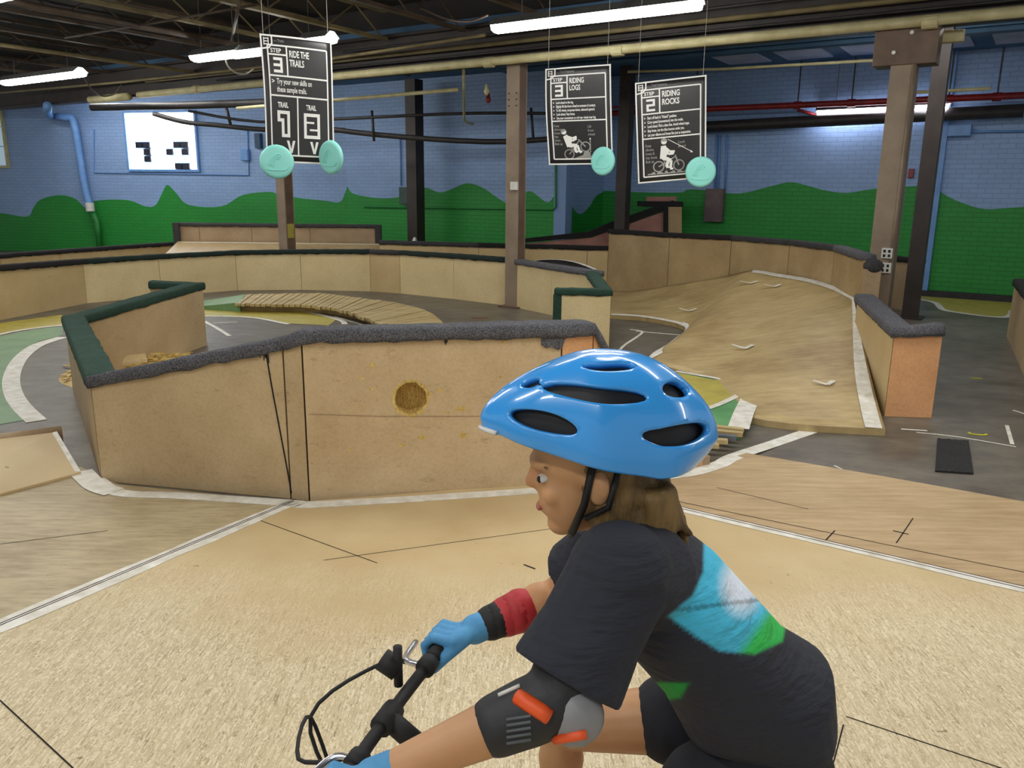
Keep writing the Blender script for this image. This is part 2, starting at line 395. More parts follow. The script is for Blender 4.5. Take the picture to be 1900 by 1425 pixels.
# black mat
bm = BM(); N = 14
c4 = [G(1739, 816), G(1797, 820), G(1806, 881), G(1735, 876)]
def bl(c, u, v): return (c[0]*(1-u)+c[1]*u)*(1-v)+(c[3]*(1-u)+c[2]*u)*v
g = [[bm.verts.new(bl(c4, i/N, j/N)+Vector((0, 0, .012+.006*noise.noise(Vector((i*.7, j*.5, 0)))))) for j in range(N+1)] for i in range(N+1)]
for i in range(N):
    for j in range(N): bm.faces.new((g[i][j], g[i+1][j], g[i+1][j+1], g[i][j+1]))
r = bmesh.ops.extrude_face_region(bm, geom=bm.faces[:])
for v in r['geom']:
    if isinstance(v, bmesh.types.BMVert): v.co.z = .001
tag(obj('rubber_mat', bm, m_matt), 'small black rubber mat lying on the dark floor at right', 'mat')

# ------------------------------------------------------------------ walls
def wall(name, pA, pB, hills, ztop=3.8, extra=None):
    a = Vector((pA.x, pA.y, 0)); b = Vector((pB.x, pB.y, 0)); d = (b-a); L = d.length; d.normalize(); n = Vector((-d.y, d.x, 0))
    prof = []
    for px, py in smooth_curve([Vector((h[0], h[1], 0)) for h in hills], 4) and [(v.x, v.y) for v in smooth_curve([Vector((h[0], h[1], 0)) for h in hills], 4)]:
        r = ray(px, py); t = (a-EYE).dot(n)/r.dot(n); p = EYE+r*t; prof.append(((p-a).dot(d), p.z))
    q = [(0, prof[0][1])]
    for s, z in prof:
        if s > q[-1][0]+.01 and s < L-.01: q.append((s, max(.1, z)))
    q.append((L, prof[-1][1]))
    bm = BM(); uv = bm.loops.layers.uv.new('UVMap')
    th = .25
    for off in (0,):
        for (s0, z0), (s1, z1) in zip(q, q[1:]):
            for lo0, hi0, lo1, hi1, mi in ((-0.0, z0, -0.0, z1, 1), (z0, ztop, z1, ztop, 0)):
                P = [(s0, lo0), (s1, lo1), (s1, hi1), (s0, hi0)]
                f = bm.faces.new([bm.verts.new(a+d*s+UP*z) for s, z in P]); f.material_index = mi
                for lp, (s, z) in zip(f.loops, P): lp[uv].uv = (s, z)
    bmesh.ops.remove_doubles(bm, verts=bm.verts[:], dist=.0005)
    # solid back
    bk = [a+n*th, b+n*th]
    v = [bm.verts.new(p) for p in (bk[0], bk[1], bk[1]+UP*ztop, bk[0]+UP*ztop)]; bm.faces.new(v)
    for p, r_ in ((a, bk[0]), (b, bk[1])):
        bm.faces.new([bm.verts.new(x) for x in (p, r_, r_+UP*ztop, p+UP*ztop)])
    me = bpy.data.meshes.new(name); bm.to_mesh(me); bm.free()
    o = link(name, me, [m_blue, m_hill]); tag(o, kind='structure'); return o, a, d, n
hA = [(-260, 400), (-60, 392), (0, 395), (50, 402), (62, 385), (76, 370), (110, 362), (140, 369), (162, 388), (175, 373), (235, 371), (270, 383), (288, 381), (300, 360), (310, 343), (325, 356), (350, 380), (410, 383), (450, 362), (500, 356), (520, 362), (560, 368), (600, 372), (630, 375), (640, 358), (645, 345)]
hB = [(645, 345), (653, 358), (680, 365), (715, 368), (745, 364), (770, 350), (790, 348), (815, 357), (835, 352), (866, 340), (895, 348), (925, 368), (943, 376), (970, 360), (985, 355), (1010, 373), (1020, 374), (1036, 354), (1050, 350)]
hR = [(1050, 362), (1066, 390), (1078, 397), (1093, 384), (1105, 365), (1119, 356)]
hC = [(1119, 354), (1200, 357), (1262, 357), (1275, 352), (1300, 352), (1345, 358), (1380, 358), (1425, 347), (1466, 338), (1500, 345), (1530, 353), (1570, 358), (1610, 352), (1660, 347), (1718, 345), (1735, 350), (1760, 365), (1790, 378), (1830, 388), (1900, 384), (2150, 372)]
pA0 = W(-260, 22); pAB = W(645, 18.5)
def onaxis(p, px, ax):   # point on the line through p along ax seen at column px
    r = ray(px, hz(px)); nn = Vector((-ax.y, ax.x, 0)); t = (p-EYE).dot(nn)/r.dot(nn); q = EYE+r*t; q.z = 0; return q
pB1 = onaxis(pAB, 1050, E1)
COL = W(955, 11.5)
pc = COL+E2*5.4
pR1 = onaxis(pc, 1119, E1); pC1 = onaxis(pc, 2150, E1)
wl, aA, dA, nA = wall('wall_left', pA0, pAB, hA)
wb, aB, dB, nB = wall('wall_back', pAB, pB1, hB)
wr_, aR, dR, nR = wall('wall_recess', pB1, pR1, hR)
wc, aC, dC, nC = wall('wall_right', pR1, pC1, hC)
def onwall(px, py, a, n, off=0.0):
    r = ray(px, py); t = ((a-n*off)-EYE).dot(n)/r.dot(n); return EYE+r*t
# pilaster at right
bm = BM(); p = onwall(1728, 400, aC, nC); obox(bm, (p.x, p.y, 1.9), .09, .09, 1.9, E1, E2); tag(obj('trim_1', bm, m_bpipe), kind='structure')
# windows
def winbox(name, px0, px1, pyt, pyb, a, d, n, ncol, nrow, darks, m_l, m_d, frame_m):
    p00 = onwall(px0, pyt, a, n, .03); p11 = onwall(px1, pyb, a, n, .03)
    s0 = (p00-a).dot(d); s1 = (p11-a).dot(d); z1 = p00.z; z0 = p11.z
    bm = BM(); e = .05
    cen = a+d*((s0+s1)/2)-n*.02
    for (sx, zz, hx, hzz) in (((s0+s1)/2, z1+e/2, (s1-s0)/2+e, e/2), ((s0+s1)/2, z0-e/2, (s1-s0)/2+e, e/2), (s0-e/2, (z0+z1)/2, e/2, (z1-z0)/2), (s1+e/2, (z0+z1)/2, e/2, (z1-z0)/2)):
        obox(bm, a+d*sx-n*.03+UP*zz, hx, .04, hzz, d, n)
    w = tag(obj(name, bm, frame_m), kind='structure')
    cw = (s1-s0)/ncol; ch = (z1-z0)/nrow; bl_ = BM(); bd = BM()
    for i in range(ncol):
        for j in range(nrow):
            c = a+d*(s0+cw*(i+.5))-n*.03+UP*(z1-ch*(j+.5)); g_ = .014 if j >= nrow-4 or i % 3 == 0 else .007
            obox(bd if (i, j) in darks else bl_, c, cw/2-g_, .025, ch/2-g_, d, n)
    obj('glass_blocks', bl_, m_l, w)
    if darks: obj('dark_glass_blocks', bd, m_d, w)
    else: bd.free()
winbox('window_1', 232, 368, 210, 315, aA, dA, nA, 9, 8, {(1, 4), (2, 4), (6, 4), (7, 4), (3, 4), (2, 5), (5, 5), (7, 5), (2, 6), (3, 6), (6, 7), (7, 7), (6, 6)} - {(3, 4), (6, 6), (3, 6)}, m_glassb, m_glassd, m_bpipe)
winbox('window_2', -120, 14, 200, 308, aA, dA, nA, 4, 3, set(), m_glasst, m_glassd, m_cpipe)

# ------------------------------------------------------------------ ceiling
bm = BM(); mp = COL
def L2(s, t, z=0): return COL+E1*s+E2*t+UP*z
hexa(bm, [L2(-16, -16, 4.2), L2(12, -16, 4.2), L2(12, 0, 4.2), L2(-16, 0, 4.2)], [L2(-16, -16, 4.3), L2(12, -16, 4.3), L2(12, 0, 4.3), L2(-16, 0, 4.3)])
hexa(bm, [L2(-24, .13, 3.8), L2(12, .13, 3.8), L2(12, .2, 3.8), L2(-24, .2, 3.8)], [L2(-24, .13, 4.25), L2(12, .13, 4.25), L2(12, .2, 4.25), L2(-24, .2, 4.25)])
hexa(bm, [L2(-24, -16, 4.2), L2(-16, -16, 4.2), L2(-16, 0, 4.2), L2(-24, 0, 4.2)], [L2(-24, -16, 4.3), L2(-16, -16, 4.3), L2(-16, 0, 4.3), L2(-24, 0, 4.3)])
ce = tag(obj('ceiling', bm, m_ceil), kind='structure')
bm = BM(); hexa(bm, [L2(-24, 0, 3.8), L2(12, 0, 3.8), L2(12, 6, 3.8), L2(-24, 6, 3.8)], [L2(-24, 0, 3.9), L2(12, 0, 3.9), L2(12, 6, 3.9), L2(-24, 6, 3.9)])
hexa(bm, [L2(-24, 6, 3.8), L2(-1, 6, 3.8), L2(-4, 16, 3.8), L2(-24, 16, 3.8)], [L2(-24, 6, 3.9), L2(-1, 6, 3.9), L2(-4, 16, 3.9), L2(-24, 16, 3.9)])
ce2 = tag(obj('ceiling', bm, m_ceilb), kind='structure')
for k in range(7):  # thin pale slabs set just under the blue ceiling
    bm = BM(); s0 = 1.6+k*1.0
    obox(bm, L2(s0, 4.4, 3.79), .36, .5, .012, E1, E2); o = obj('ceiling_patch', bm, m_ceilpale, ce2); o['label'] = 'pale square patch on the blue ceiling'
# beams
def ibeam(bm, p, q, w, h, tf=.02, tw=.02):
    d = (q-p).normalized(); s = d.cross(UP); mid = (p+q)/2; L = (q-p).length/2
    for dz in (0, h): obox(bm, mid+UP*dz, L, w/2, tf, d, s, UP)
    obox(bm, mid+UP*h/2, L, tw/2, h/2, d, s, UP)
bm = BM(); ibeam(bm, L2(-15, 0, 3.28), L2(11, 0, 3.28), .22, .5); mb = obj('steel_beam', bm, m_dsteel); tag(mb, 'long dark steel beam resting on the front row of columns', 'beam')
bm = BM(); ibeam(bm, L2(-2.4, 3.3, 3.71), L2(10, 3.3, 3.71), .2, .07); tag(obj('steel_beam', bm, m_ceilb), 'blue painted shallow beam over the rear row of columns', 'beam')
# joists (open web) along E2
js = [-14.8, -13.4, -12.0, -10.6, -9.2, -7.8, -6.4, -5.0, -3.6, -2.2, -.8, .6, 2.0, 3.4, 4.8]
for k, s in enumerate(js):
    o = thing('ceiling_joist', 'open-web steel roof joist of the dark ceiling', 'joist', L2(s, -6, 3.75), 'open-web joists under the dark ceiling')
    m = m_joisty if k in (8, 9) else m_joist  # yellow lamplight painted into these joists as an ochre colour
    if k in (8, 9): o['label'] = 'open-web roof joist tinted ochre for yellow light, above the left poster'; o['group'] = 'joists tinted ochre for yellow light'
    for zz, nm in ((3.74, 'lower_chord'), (4.12, 'upper_chord')):
        bm = BM(); obox(bm, L2(s, -7, zz), .045, 6.9, .022, E1, E2); obj(nm, bm, m, o)
    bm = BM(); N = 26
    for i in range(N):
        t0 = -13.8+13.6*i/N; t1 = t0+13.6/N
        za, zb = (3.76, 4.11) if i % 2 == 0 else (4.11, 3.76)
        tube(bm, [L2(s, t0, za), L2(s, t1, zb)], .012, 6)
    obj('web_bars', bm, m, o)
def pipe(name, pts, r, m, label, cat='pipe', n=10, joints=0):
    bm = BM(); tube(bm, pts, r, n); o = obj(name, bm, m, None, True); tag(o, label, cat)
    return o
# cross bridging / conduits below joists
pipe('round_pipe', [G(20, 0, 3.68), G(60, 12, 3.66), G(480, 88, 3.66), G(620, 114, 3.66), G(760, 138, 3.64)], .045, m_joist, 'thick brown pipe running diagonally under the joists at upper left')
pipe('round_pipe', [G(-20, 80, 3.6), G(353, 133, 3.6), G(470, 150, 3.6)], .03, m_joisty, 'ochre pipe slanting under the joists at far left')
pipe('conduit', [G(120, 70, 3.66), G(300, 40, 3.66), G(480, 8, 3.66)], .015, m_joist, 'thin brown conduit crossing the joists at upper left')
pipe('conduit', [G(0, 172, 3.5), G(230, 152, 3.5), G(480, 125, 3.5), G(620, 108, 3.5), G(900, 65, 3.5)], .022, m_joisty, 'ochre conduit running under the left light fixtures')
pipe('conduit', [G(430, 75, 3.6), G(445, 0, 3.62)], .02, m_joist, 'short brown conduit above the middle light')
# yellow-cream main pipe
pipe('cream_pipe', [L2(-8.2, -.2, 3.27), L2(-2, -.2, 3.28), L2(11, -.2, 3.30)], .055, m_cpipe, 'long cream pipe running along the front steel beam')
for s in (-6.5, -4.3, -.3, 1.6, 5.0, 7.2):
    bm = BM(); tube(bm, [L2(s-.07, -.2, 3.275), L2(s+.07, -.2, 3.275)], .068, 12); o = obj('pipe_coupling', bm, m_cpipe, bpy.data.objects['cream_pipe'])
pipe('conduit', [L2(-8, -.16, 3.5), L2(10, -.16, 3.52)], .03, m_joisty, 'upper ochre conduit clipped to the front steel beam')
pipe('conduit', [L2(-3, -.16, 3.62), L2(10.5, -.16, 3.66)], .018, m_dpipe, 'thin black conduit high on the front steel beam')
pipe('conduit', [L2(-6, -.15, 3.40), L2(10.5, -.15, 3.41)], .015, m_dpipe, 'thin black conduit just above the cream pipe')
pipe('cream_pipe', [L2(-9.8, -.2, 3.26), L2(-8.5, -.2, 3.26)], .07, m_cpipe, 'short fat cream pipe length above the blue wall at left')
pipe('cream_conduit', [G(1165, 133, 3.4), G(1340, 128, 3.4), G(1625, 112, 3.4)], .02, m_cpipe, 'thin cream conduit below the front beam, right of the posters')
pipe('cream_conduit', [G(440, 201, 3.1), G(618, 186, 3.1), G(850, 166, 3.1)], .03, m_cpipe, 'pale conduit below the cream pipe between posters')
pipe('cream_conduit', [G(1690, 172, 3.1), G(1838, 164, 3.1)], .025, m_cpipe, 'short cream conduit right of the right column')
rp = pipe('red_sprinkler_pipe', [G(560, 236, 3.05), G(640, 231, 3.05), G(1000, 216, 3.05), G(1340, 201, 3.05), G(1646, 188, 3.05), G(1920, 176, 3.05)], .05, m_red, 'long red sprinkler pipe under the blue ceiling')
for px in (700, 905, 1120, 1290, 1480, 1580, 1760, 1850):
    bm = BM(); c = G(px, 231-(px-640)*.0424, 3.05); tube(bm, [c, c+UP*.7], .012, 6); obj('hanger_rod', bm, m_dpipe, rp)
    bm = BM(); tube(bm, [c-E1*.06, c+E1*.06], .065, 10); obj('coupling', bm, m_red, rp)
pipe('red_sprinkler_pipe', [G(880, 252, 2.75), G(1010, 255, 2.75)], .03, m_red, 'short red pipe left of the middle column')
pipe('red_sprinkler_pipe', [G(1300, 238, 2.9), G(1370, 249, 2.9)], .028, m_red, 'short red branch pipe right of the rocks poster')
pipe('red_sprinkler_pipe', [G(1480, 204, 3.0), G(1560, 225, 2.85), G(1604, 243, 2.75)], .025, m_red, 'thin red pipe slanting below the far light')
pipe('red_sprinkler_pipe', [G(1000, 208, 3.1), G(1110, 200, 3.1), G(1230, 196, 3.1)], .02, m_red, 'thin red pipe behind the posters')
pipe('black_pipe', [onwall(1280, 237, aC, nC, .3), onwall(1340, 234, aC, nC, .3), onwall(1640, 218, aC, nC, .3), onwall(1900, 205, aC, nC, .3)], .1, m_dpipe, 'thick black duct along the top of the right wall')
pipe('black_pipe', smooth_curve([V(285, 211, 17.6), V(340, 226, 17.4), V(400, 232, 17.2), V(500, 241, 17), V(640, 242, 16.8)], 4), .05, m_dpipe, 'black pipe sagging behind the left poster')
pipe('black_pipe', smooth_curve([V(560, 232, 16.2), V(700, 250, 15.9), V(900, 263, 15.2), V(1050, 256, 14.9)], 4), .05, m_dpipe, 'black pipe above the rear brown column')
pipe('black_pipe', smooth_curve([V(350, 206, 17), V(480, 226, 16.8), V(640, 220, 16), V(880, 210, 15.2), V(1120, 212, 14.6)], 4), .028, m_dpipe, 'thin black pipe weaving behind the posters under the blue ceiling')
pipe('black_pipe', [V(420, 200, 17), V(428, 232, 17)], .03, m_dpipe, 'short black drop pipe right of the glass block window')
pipe('black_pipe', [V(690, 205, 15.8), V(694, 262, 15.8)], .025, m_dpipe, 'short black drop pipe left of the rear brown column')
pipe('black_pipe', [V(985, 200, 15), V(990, 262, 15)], .025, m_dpipe, 'short black drop pipe right of the centre column')
pipe('black_pipe', [G(170, 199, 3.2), G(330, 196, 3.2), G(500, 190, 3.2)], .075, m_dpipe, 'thick black pipe below the cream pipe at left')
pipe('black_pipe', [G(230, 216, 3.25), G(262, 228, 3.15), G(262, 238, 3.1)], .04, m_dpipe, 'short black bent pipe in front of the window corner')
pipe('black_pipe', [G(980, 228, 2.95), G(1150, 240, 2.95), G(1200, 244, 2.95)], .03, m_dpipe, 'black pipe behind the middle column top')
pipe('black_pipe', [G(620, 215, 3.3), G(760, 205, 3.3), G(930, 196, 3.3)], .03, m_dpipe, 'black pipe between posters under the blue ceiling')
pipe('cream_drop_pipe', [G(860, 125, 3.28), G(861, 180, 3.05), G(861, 222, 2.8), G(868, 228, 2.78), G(878, 230, 2.78)], .022, m_cpipe, 'thin cream drop pipe left of the middle column', n=8)
sp = [(905, 188), (1655, 214), (1850, 205), (1806, 222)]
for k, (px, py) in enumerate([(903, 170), (906, 185), (1425, 212), (1558, 232), (1806, 218)]):
    z = 3.0; c = G(px, py, z)
    bm = BM(); tube(bm, [c+UP*.1, c+UP*.03, c, c-UP*.05], [.02, .03, .045, .02], 8)
    tag(obj('sprinkler_head', bm, [m_cpipe, m_red, m_red, m_white, m_cpipe][k], None, True), ['pale valve on the pipe left of the middle column', 'rusty fitting just below the pale valve', 'red sprinkler head above the glowing bulb', 'white bent trap under the far light', 'pale sprinkler head at far right'][k], 'sprinkler')
# left wall plumbing
bp = pipe('wall_pipe', smooth_curve([G(88, 196, 3.2), onwall(92, 214, aA, nA, .35), onwall(120, 218, aA, nA, .25), onwall(136, 224, aA, nA, .2), onwall(148, 290, aA, nA, .18), onwall(158, 350, aA, nA, .18), onwall(166, 378, aA, nA, .18)], 4), .085, m_bpipe, 'blue drain pipe bending down the blue wall at left')
bm = BM(); tube(bm, [onwall(166, 376, aA, nA, .18), onwall(168, 392, aA, nA, .18)], .1, 12); obj('pipe_collar', bm, m_white, bp)
bm = BM(); tube(bm, [onwall(170, 392, aA, nA, .14), onwall(180, 410, aA, nA, .14), onwall(186, 470, aA, nA, .14)], .07, 12); o = obj('lower_pipe', bm, m_gpipe, bp, True); o['label'] = 'green painted lower length'
pipe('wall_conduit', [onwall(174, 240, aA, nA, .02), onwall(174, 320, aA, nA, .02), onwall(462, 325, aA, nA, .02), onwall(459, 240, aA, nA, .02)], .018, m_bpipe, 'blue conduit framing the wall under the window', 'conduit', 6)
pipe('wall_conduit', [onwall(676, 384, aB, nB, .03), onwall(835, 386, aB, nB, .03), onwall(1026, 389, aB, nB, .03), onwall(1031, 384, aB, nB, .03), onwall(1031, 260, aB, nB, .03)], .018, m_gpipe, 'thin green conduit along the green back wall', 'conduit', 6)
pipe('wall_conduit', [onwall(742, 250, aB, nB, .03), onwall(744, 345, aB, nB, .03)], .015, m_bpipe, 'thin conduit dropping to the box by the rear column', 'conduit', 6)
for px in (1326, 1332, 1345):
    pipe('wall_conduit', [onwall(px+4, 250, aC, nC, .03), onwall(px, 350, aC, nC, .03)], .02, m_bpipe, {1326: 'leftmost of three conduits above the grey breaker box', 1332: 'middle of three conduits above the grey breaker box', 1345: 'rightmost of three conduits above the grey breaker box'}[px], 'conduit', 6)
pipe('wall_conduit', [onwall(1740, 245, aC, nC, .05), onwall(1900, 243, aC, nC, .05)], .02, m_bpipe, 'pale blue conduit across the far right wall', 'conduit', 6)
def wbox(name, px0, px1, py0, py1, a, d, n, dep, m, label, cat='electrical box'):
    p0 = onwall(px0, py0, a, n, dep); p1 = onwall(px1, py1, a, n, dep)
    c = (p0+p1)/2+n*dep/2; hx = abs((p1-p0).dot(d))/2; hzv = abs(p1.z-p0.z)/2
    o = thing(name, label, cat, (c.x, c.y, c.z-hzv)); bm = BM(); obox(bm, c, hx, dep/2, hzv, d, n); bevel(bm, .008); obj('box_body', bm, m, o)
    bm = BM(); obox(bm, c-n*(dep/2+.006), hx*.85, .006, hzv*.88, d, n); obj('cover', bm, m, o); return o
wbox('breaker_box', 1309, 1338, 350, 412, aC, dC, nC, .15, simple('box_mauve', (110, 92, 94), None, .5), 'grey breaker box mounted on the green right wall')
wbox('junction_box', 445, 461, 277, 298, aA, dA, nA, .1, m_bpipe, 'blue junction box on the blue wall right of the window')
wbox('junction_box', 471, 484, 247, 275, aA, dA, nA, .1, simple('box_dark_teal', (40, 80, 110), None, .5), 'dark teal box on the blue wall behind the left poster edge')
wbox('junction_box', 740, 757, 347, 380, aB, dB, nB, .18, simple('box_green', (60, 90, 84), None, .5), 'grey-green switch box left of the rear brown column')
wbox('fire_alarm', 1686, 1694, 313, 330, aC, dC, nC, .08, m_red, 'small red fire alarm box on the right wall', 'alarm')
wbox('junction_box', 1760, 1800, 232, 252, aC, dC, nC, .2, m_bpipe, 'blue vent box high on the far right wall')

# ------------------------------------------------------------------ columns
def column(px, D, m, mside, label, ztop=3.26, w=.2, base=None, group=None):
    b = base or W(px, D); o = thing('steel_column', label, 'column', (b.x, b.y, 0))
    bm = BM()
    for sgn in (-1, 1): obox(bm, b+E2*sgn*(w/2-.01)+UP*(ztop/2+.005), w/2, .01, ztop/2-.005, E1, E2)
    obox(bm, b+UP*(ztop/2+.005), .008, w/2-.02, ztop/2-.005, E1, E2)
    # boxed side plates carry the brown face
    obj('shaft', bm, m, o)
    bm = BM(); obox(bm, b+E1*(w/2-.006)+UP*(ztop/2+.01), .006, w/2-.021, ztop/2-.01, E1, E2); obj('side_plate', bm, mside, o)
    bm = BM(); obox(bm, b+UP*.011, w*.85, w*.85, .01, E1, E2); obj('base_plate', bm, mside, o)
    return o, b
c1, b1 = column(0, 0, m_steel, m_steelb, 'taupe steel column in the centre of the hall behind the near barrier', base=W(957, 11.5))
c2, b2 = column(0, 0, m_steel, m_steelb, 'taupe steel column at left under the trail poster', base=W(528, 14.25))
c3, b3 = column(0, 0, m_steel, m_steelb, 'thick tan steel column at right behind the low barrier', base=W(1652, 8.9), w=.24)
c4_, b4 = column(0, 0, m_dsteel, m_dsteel, 'dark brown column at right between tan column and green wall', base=G(1688, 590), w=.19, ztop=3.69)
c5, b5 = column(0, 0, m_dsteel, m_dsteel, 'dark brown rear column before the green back wall', base=W(771, 16.6), w=.25, ztop=3.69)
c6, b6 = column(0, 0, m_dsteel, m_dsteel, 'dark brown rear column behind the two riding posters', base=W(1156, 14.6), w=.2, ztop=3.69)
# head bracket of right column
bm = BM(); obox(bm, b3+UP*3.12, .3, .14, .22, E1, E2); bevel(bm, .01); obj('head_bracket', bm, m_steelb, c3)
for dz, dx in ((3.02, -.1), (3.2, .05)):
    bm = BM(); tube(bm, [b3+UP*dz-E2*.14+E1*dx, b3+UP*dz-E2*.17+E1*dx], .02, 8); obj('bolt', bm, m_white, c3)
for b, c in ((b1, c1), (b2, c2)):
    bm = BM()
    for k in range(3):
        for s in (-.06, .06):
            q = b+UP*(2.72+k*.08)-E2*.1+E1*s; tube(bm, [q, q-E2*.01], .01, 6)
    obj('rivets', bm, m_dsteel, c)
# yellow paint at the left column foot
bm = BM(); obox(bm, b2+E1*.103+UP*.9, .003, .07, .12, E1, E2); o = obj('paint_mark', bm, m_pyellow, c2)
def outlet(b, px, py, label, w=.24, black=True):
    nn = -E2; r = ray(px, py); a = b-E2*(w/2+.02); t = (a-EYE).dot(E2)/r.dot(E2); c = EYE+r*t
    o = thing('outlet_box', label, 'electrical outlet', c-UP*.06)
    bm = BM(); obox(bm, c, .055, .02, .055, E1, E2); bevel(bm, .006); obj('box_body', bm, m_white, o)
    if black:
        for sx in (-1, 1):
            for sz in (-1, 1):
                bm = BM(); obox(bm, c+E1*sx*.024+UP*sz*.024-E2*.022, .012, .004, .014, E1, E2); obj('socket', bm, m_blk, o)
    return c
outlet(b3, 1646, 470, 'upper white four-socket outlet box on the tan right column')
q = outlet(b3, 1643, 497, 'lower white four-socket outlet box on the tan right column')
outlet(b1, 954, 345, 'small white switch box on the centre column', .2, False)
pipe('column_conduit', [b3-E2*.14+E1*.10+UP*z for z in (.9, 1.4, 2.9)], .015, m_steel, 'slim conduit climbing the tan right column', 'conduit', 6)

# ------------------------------------------------------------------ lights
def fixture(p, q, label, m=m_tube, w=.13, group=None, shade=True):
    d = (q-p).normalized(); s = d.cross(UP).normalized(); mid = (p+q)/2; L = (q-p).length/2
    o = thing('fluorescent_light', label, 'light fixture', mid, group)
    bm = BM(); v = []
    for e in (-1, 1):
        c = mid+d*e*L
        v.append([bm.verts.new(c+x) for x in (s*w+UP*.0, s*w*.35+UP*.09, -s*w*.35+UP*.09, -s*w+UP*.0, -s*w*.3+UP*.075, s*w*.3+UP*.075)])
    for k in range(6): bm.faces.new((v[0][k], v[0][(k+1) % 6], v[1][(k+1) % 6], v[1][k]))
    bm.faces.new(v[0][::-1]); bm.faces.new(v[1])
    obj('reflector', bm, m_shade, o)
    bm = BM(); v = []
    for e in (-1, 1):
        c = mid+d*e*(L-.02)
        v.append([bm.verts.new(c+x) for x in (s*w*.92+UP*.0, s*w*.75-UP*.05, s*w*.3-UP*.07, -s*w*.3-UP*.07, -s*w*.75-UP*.05, -s*w*.92)])
    for k in range(6): bm.faces.new((v[0][k], v[0][(k+1) % 6], v[1][(k+1) % 6], v[1][k]))
    bm.faces.new(v[0][::-1]); bm.faces.new(v[1])
    obj('lens', bm, m, o)
    for e in (-.7, .7):
        bm = BM(); tube(bm, [mid+d*L*e+UP*.09, mid+d*L*e+UP*((4.2 if mid.y < 13 else 3.8)-mid.z)], .006, 5); obj('hanger', bm, m_shade, o)
    return o
p0 = G(918, 50, 3.42); fixture(p0, p0+E1*2.44, 'long bright tube light at top centre, nearest of the hanging lights')
p0 = G(150, 134, 3.42); fixture(p0-E1*2.44, p0, 'bright tube light at the far left edge under the ceiling')
p0 = G(362, 106, 3.42); fixture(p0, p0+E1*1.0, 'left half of the paired tube light beside the trail poster')
p0 = G(432, 99, 3.42); fixture(p0, p0+E1*.9, 'right half of the paired tube light beside the trail poster')
p0 = G(566, 76, 3.5); fixture(p0, p0+E1*.5, 'small distant tube light peeking over the trail poster')
p0 = G(1516, 206, 2.98); fixture(p0, G(1762, 193, 2.98), 'cool white tube light at back right beyond the tan column', m_tube2, .08)
# unseen lights outside the frame, inferred overhead and added to reach brightness
for k, (x, y) in enumerate([(-2.2, 1.2), (1.2, 2.4), (-3.6, 5.2), (3.6, 4.6), (0.0, 5.6), (-5.5, 8.8), (5.2, .6), (-1.0, -1.2), (-8.6, 12.4), (-11.8, 14.6)]):
    p0 = Vector((x, y, 3.42)); fixture(p0-E1*1.22, p0+E1*1.22, 'unseen overhead tube light added outside the frame', group='unseen overhead tube lights added for brightness')
for k, (s_, t_) in enumerate(((-11.6, .55), (-8.8, .55), (-6.0, .55), (4.6, 1.4))):  # fill lights added out of sight behind the beam to brighten the back
    p0 = L2(s_, t_, 3.68); fixture(p0-E1*1.2, p0+E1*1.2, 'added fill tube light hidden behind the front steel beam', m_tube, .1, 'added fill tube lights hidden behind the front steel beam')
o = thing('light_bulb', 'bare glowing orange bulb before the right mural wall', 'light bulb', G(1458, 242, 2.72))
c = G(1458, 242, 2.72); bm = BM(); bmesh.ops.create_uvsphere(bm, u_segments=16, v_segments=10, radius=.06, matrix=Matrix.Translation(c)); obj('bulb', bm, m_bulb, o, True)
bm = BM(); tube(bm, [c+UP*.06, c+UP*.16, c+UP*.5], [.03, .025, .01], 8); obj('socket', bm, m_dpipe, o)
for pts, lab in (([G(418, 108, 3.45), G(424, 124, 3.35), G(440, 136, 3.3), G(456, 137, 3.32), G(470, 128, 3.4)], 'white cord hanging in a loop under the paired light'),
                 ([G(152, 138, 3.45), G(170, 165, 3.3), G(190, 178, 3.25), G(212, 174, 3.28), G(225, 158, 3.4)], 'dark cord looping beside the far left light'),
                 ([G(780, 15, 3.6), G(830, 36, 3.5), G(870, 40, 3.5), G(905, 28, 3.55)], 'thin cord sagging left of the nearest tube light')):
    pipe('power_cord', smooth_curve(pts, 5), .014, m_wire if 'white' in lab else m_joist, lab, 'cord', 6)
bm = BM(); c = G(1652, 14, 3.5); obox(bm, c, .17, .06, .05, E1, E2); bevel(bm, .01); tag(obj('beam_clamp', bm, m_cpipe), 'cream bracket plate hanging from the dark ceiling at top right', 'bracket')
bm = BM(); c = G(1765, 68, 3.2); obox(bm, c, .12, .06, .06, E1, E2); bevel(bm, .02); tag(obj('junction_box', bm, m_cpipe), 'cream box hanging under the cream pipe at top right', 'electrical box')

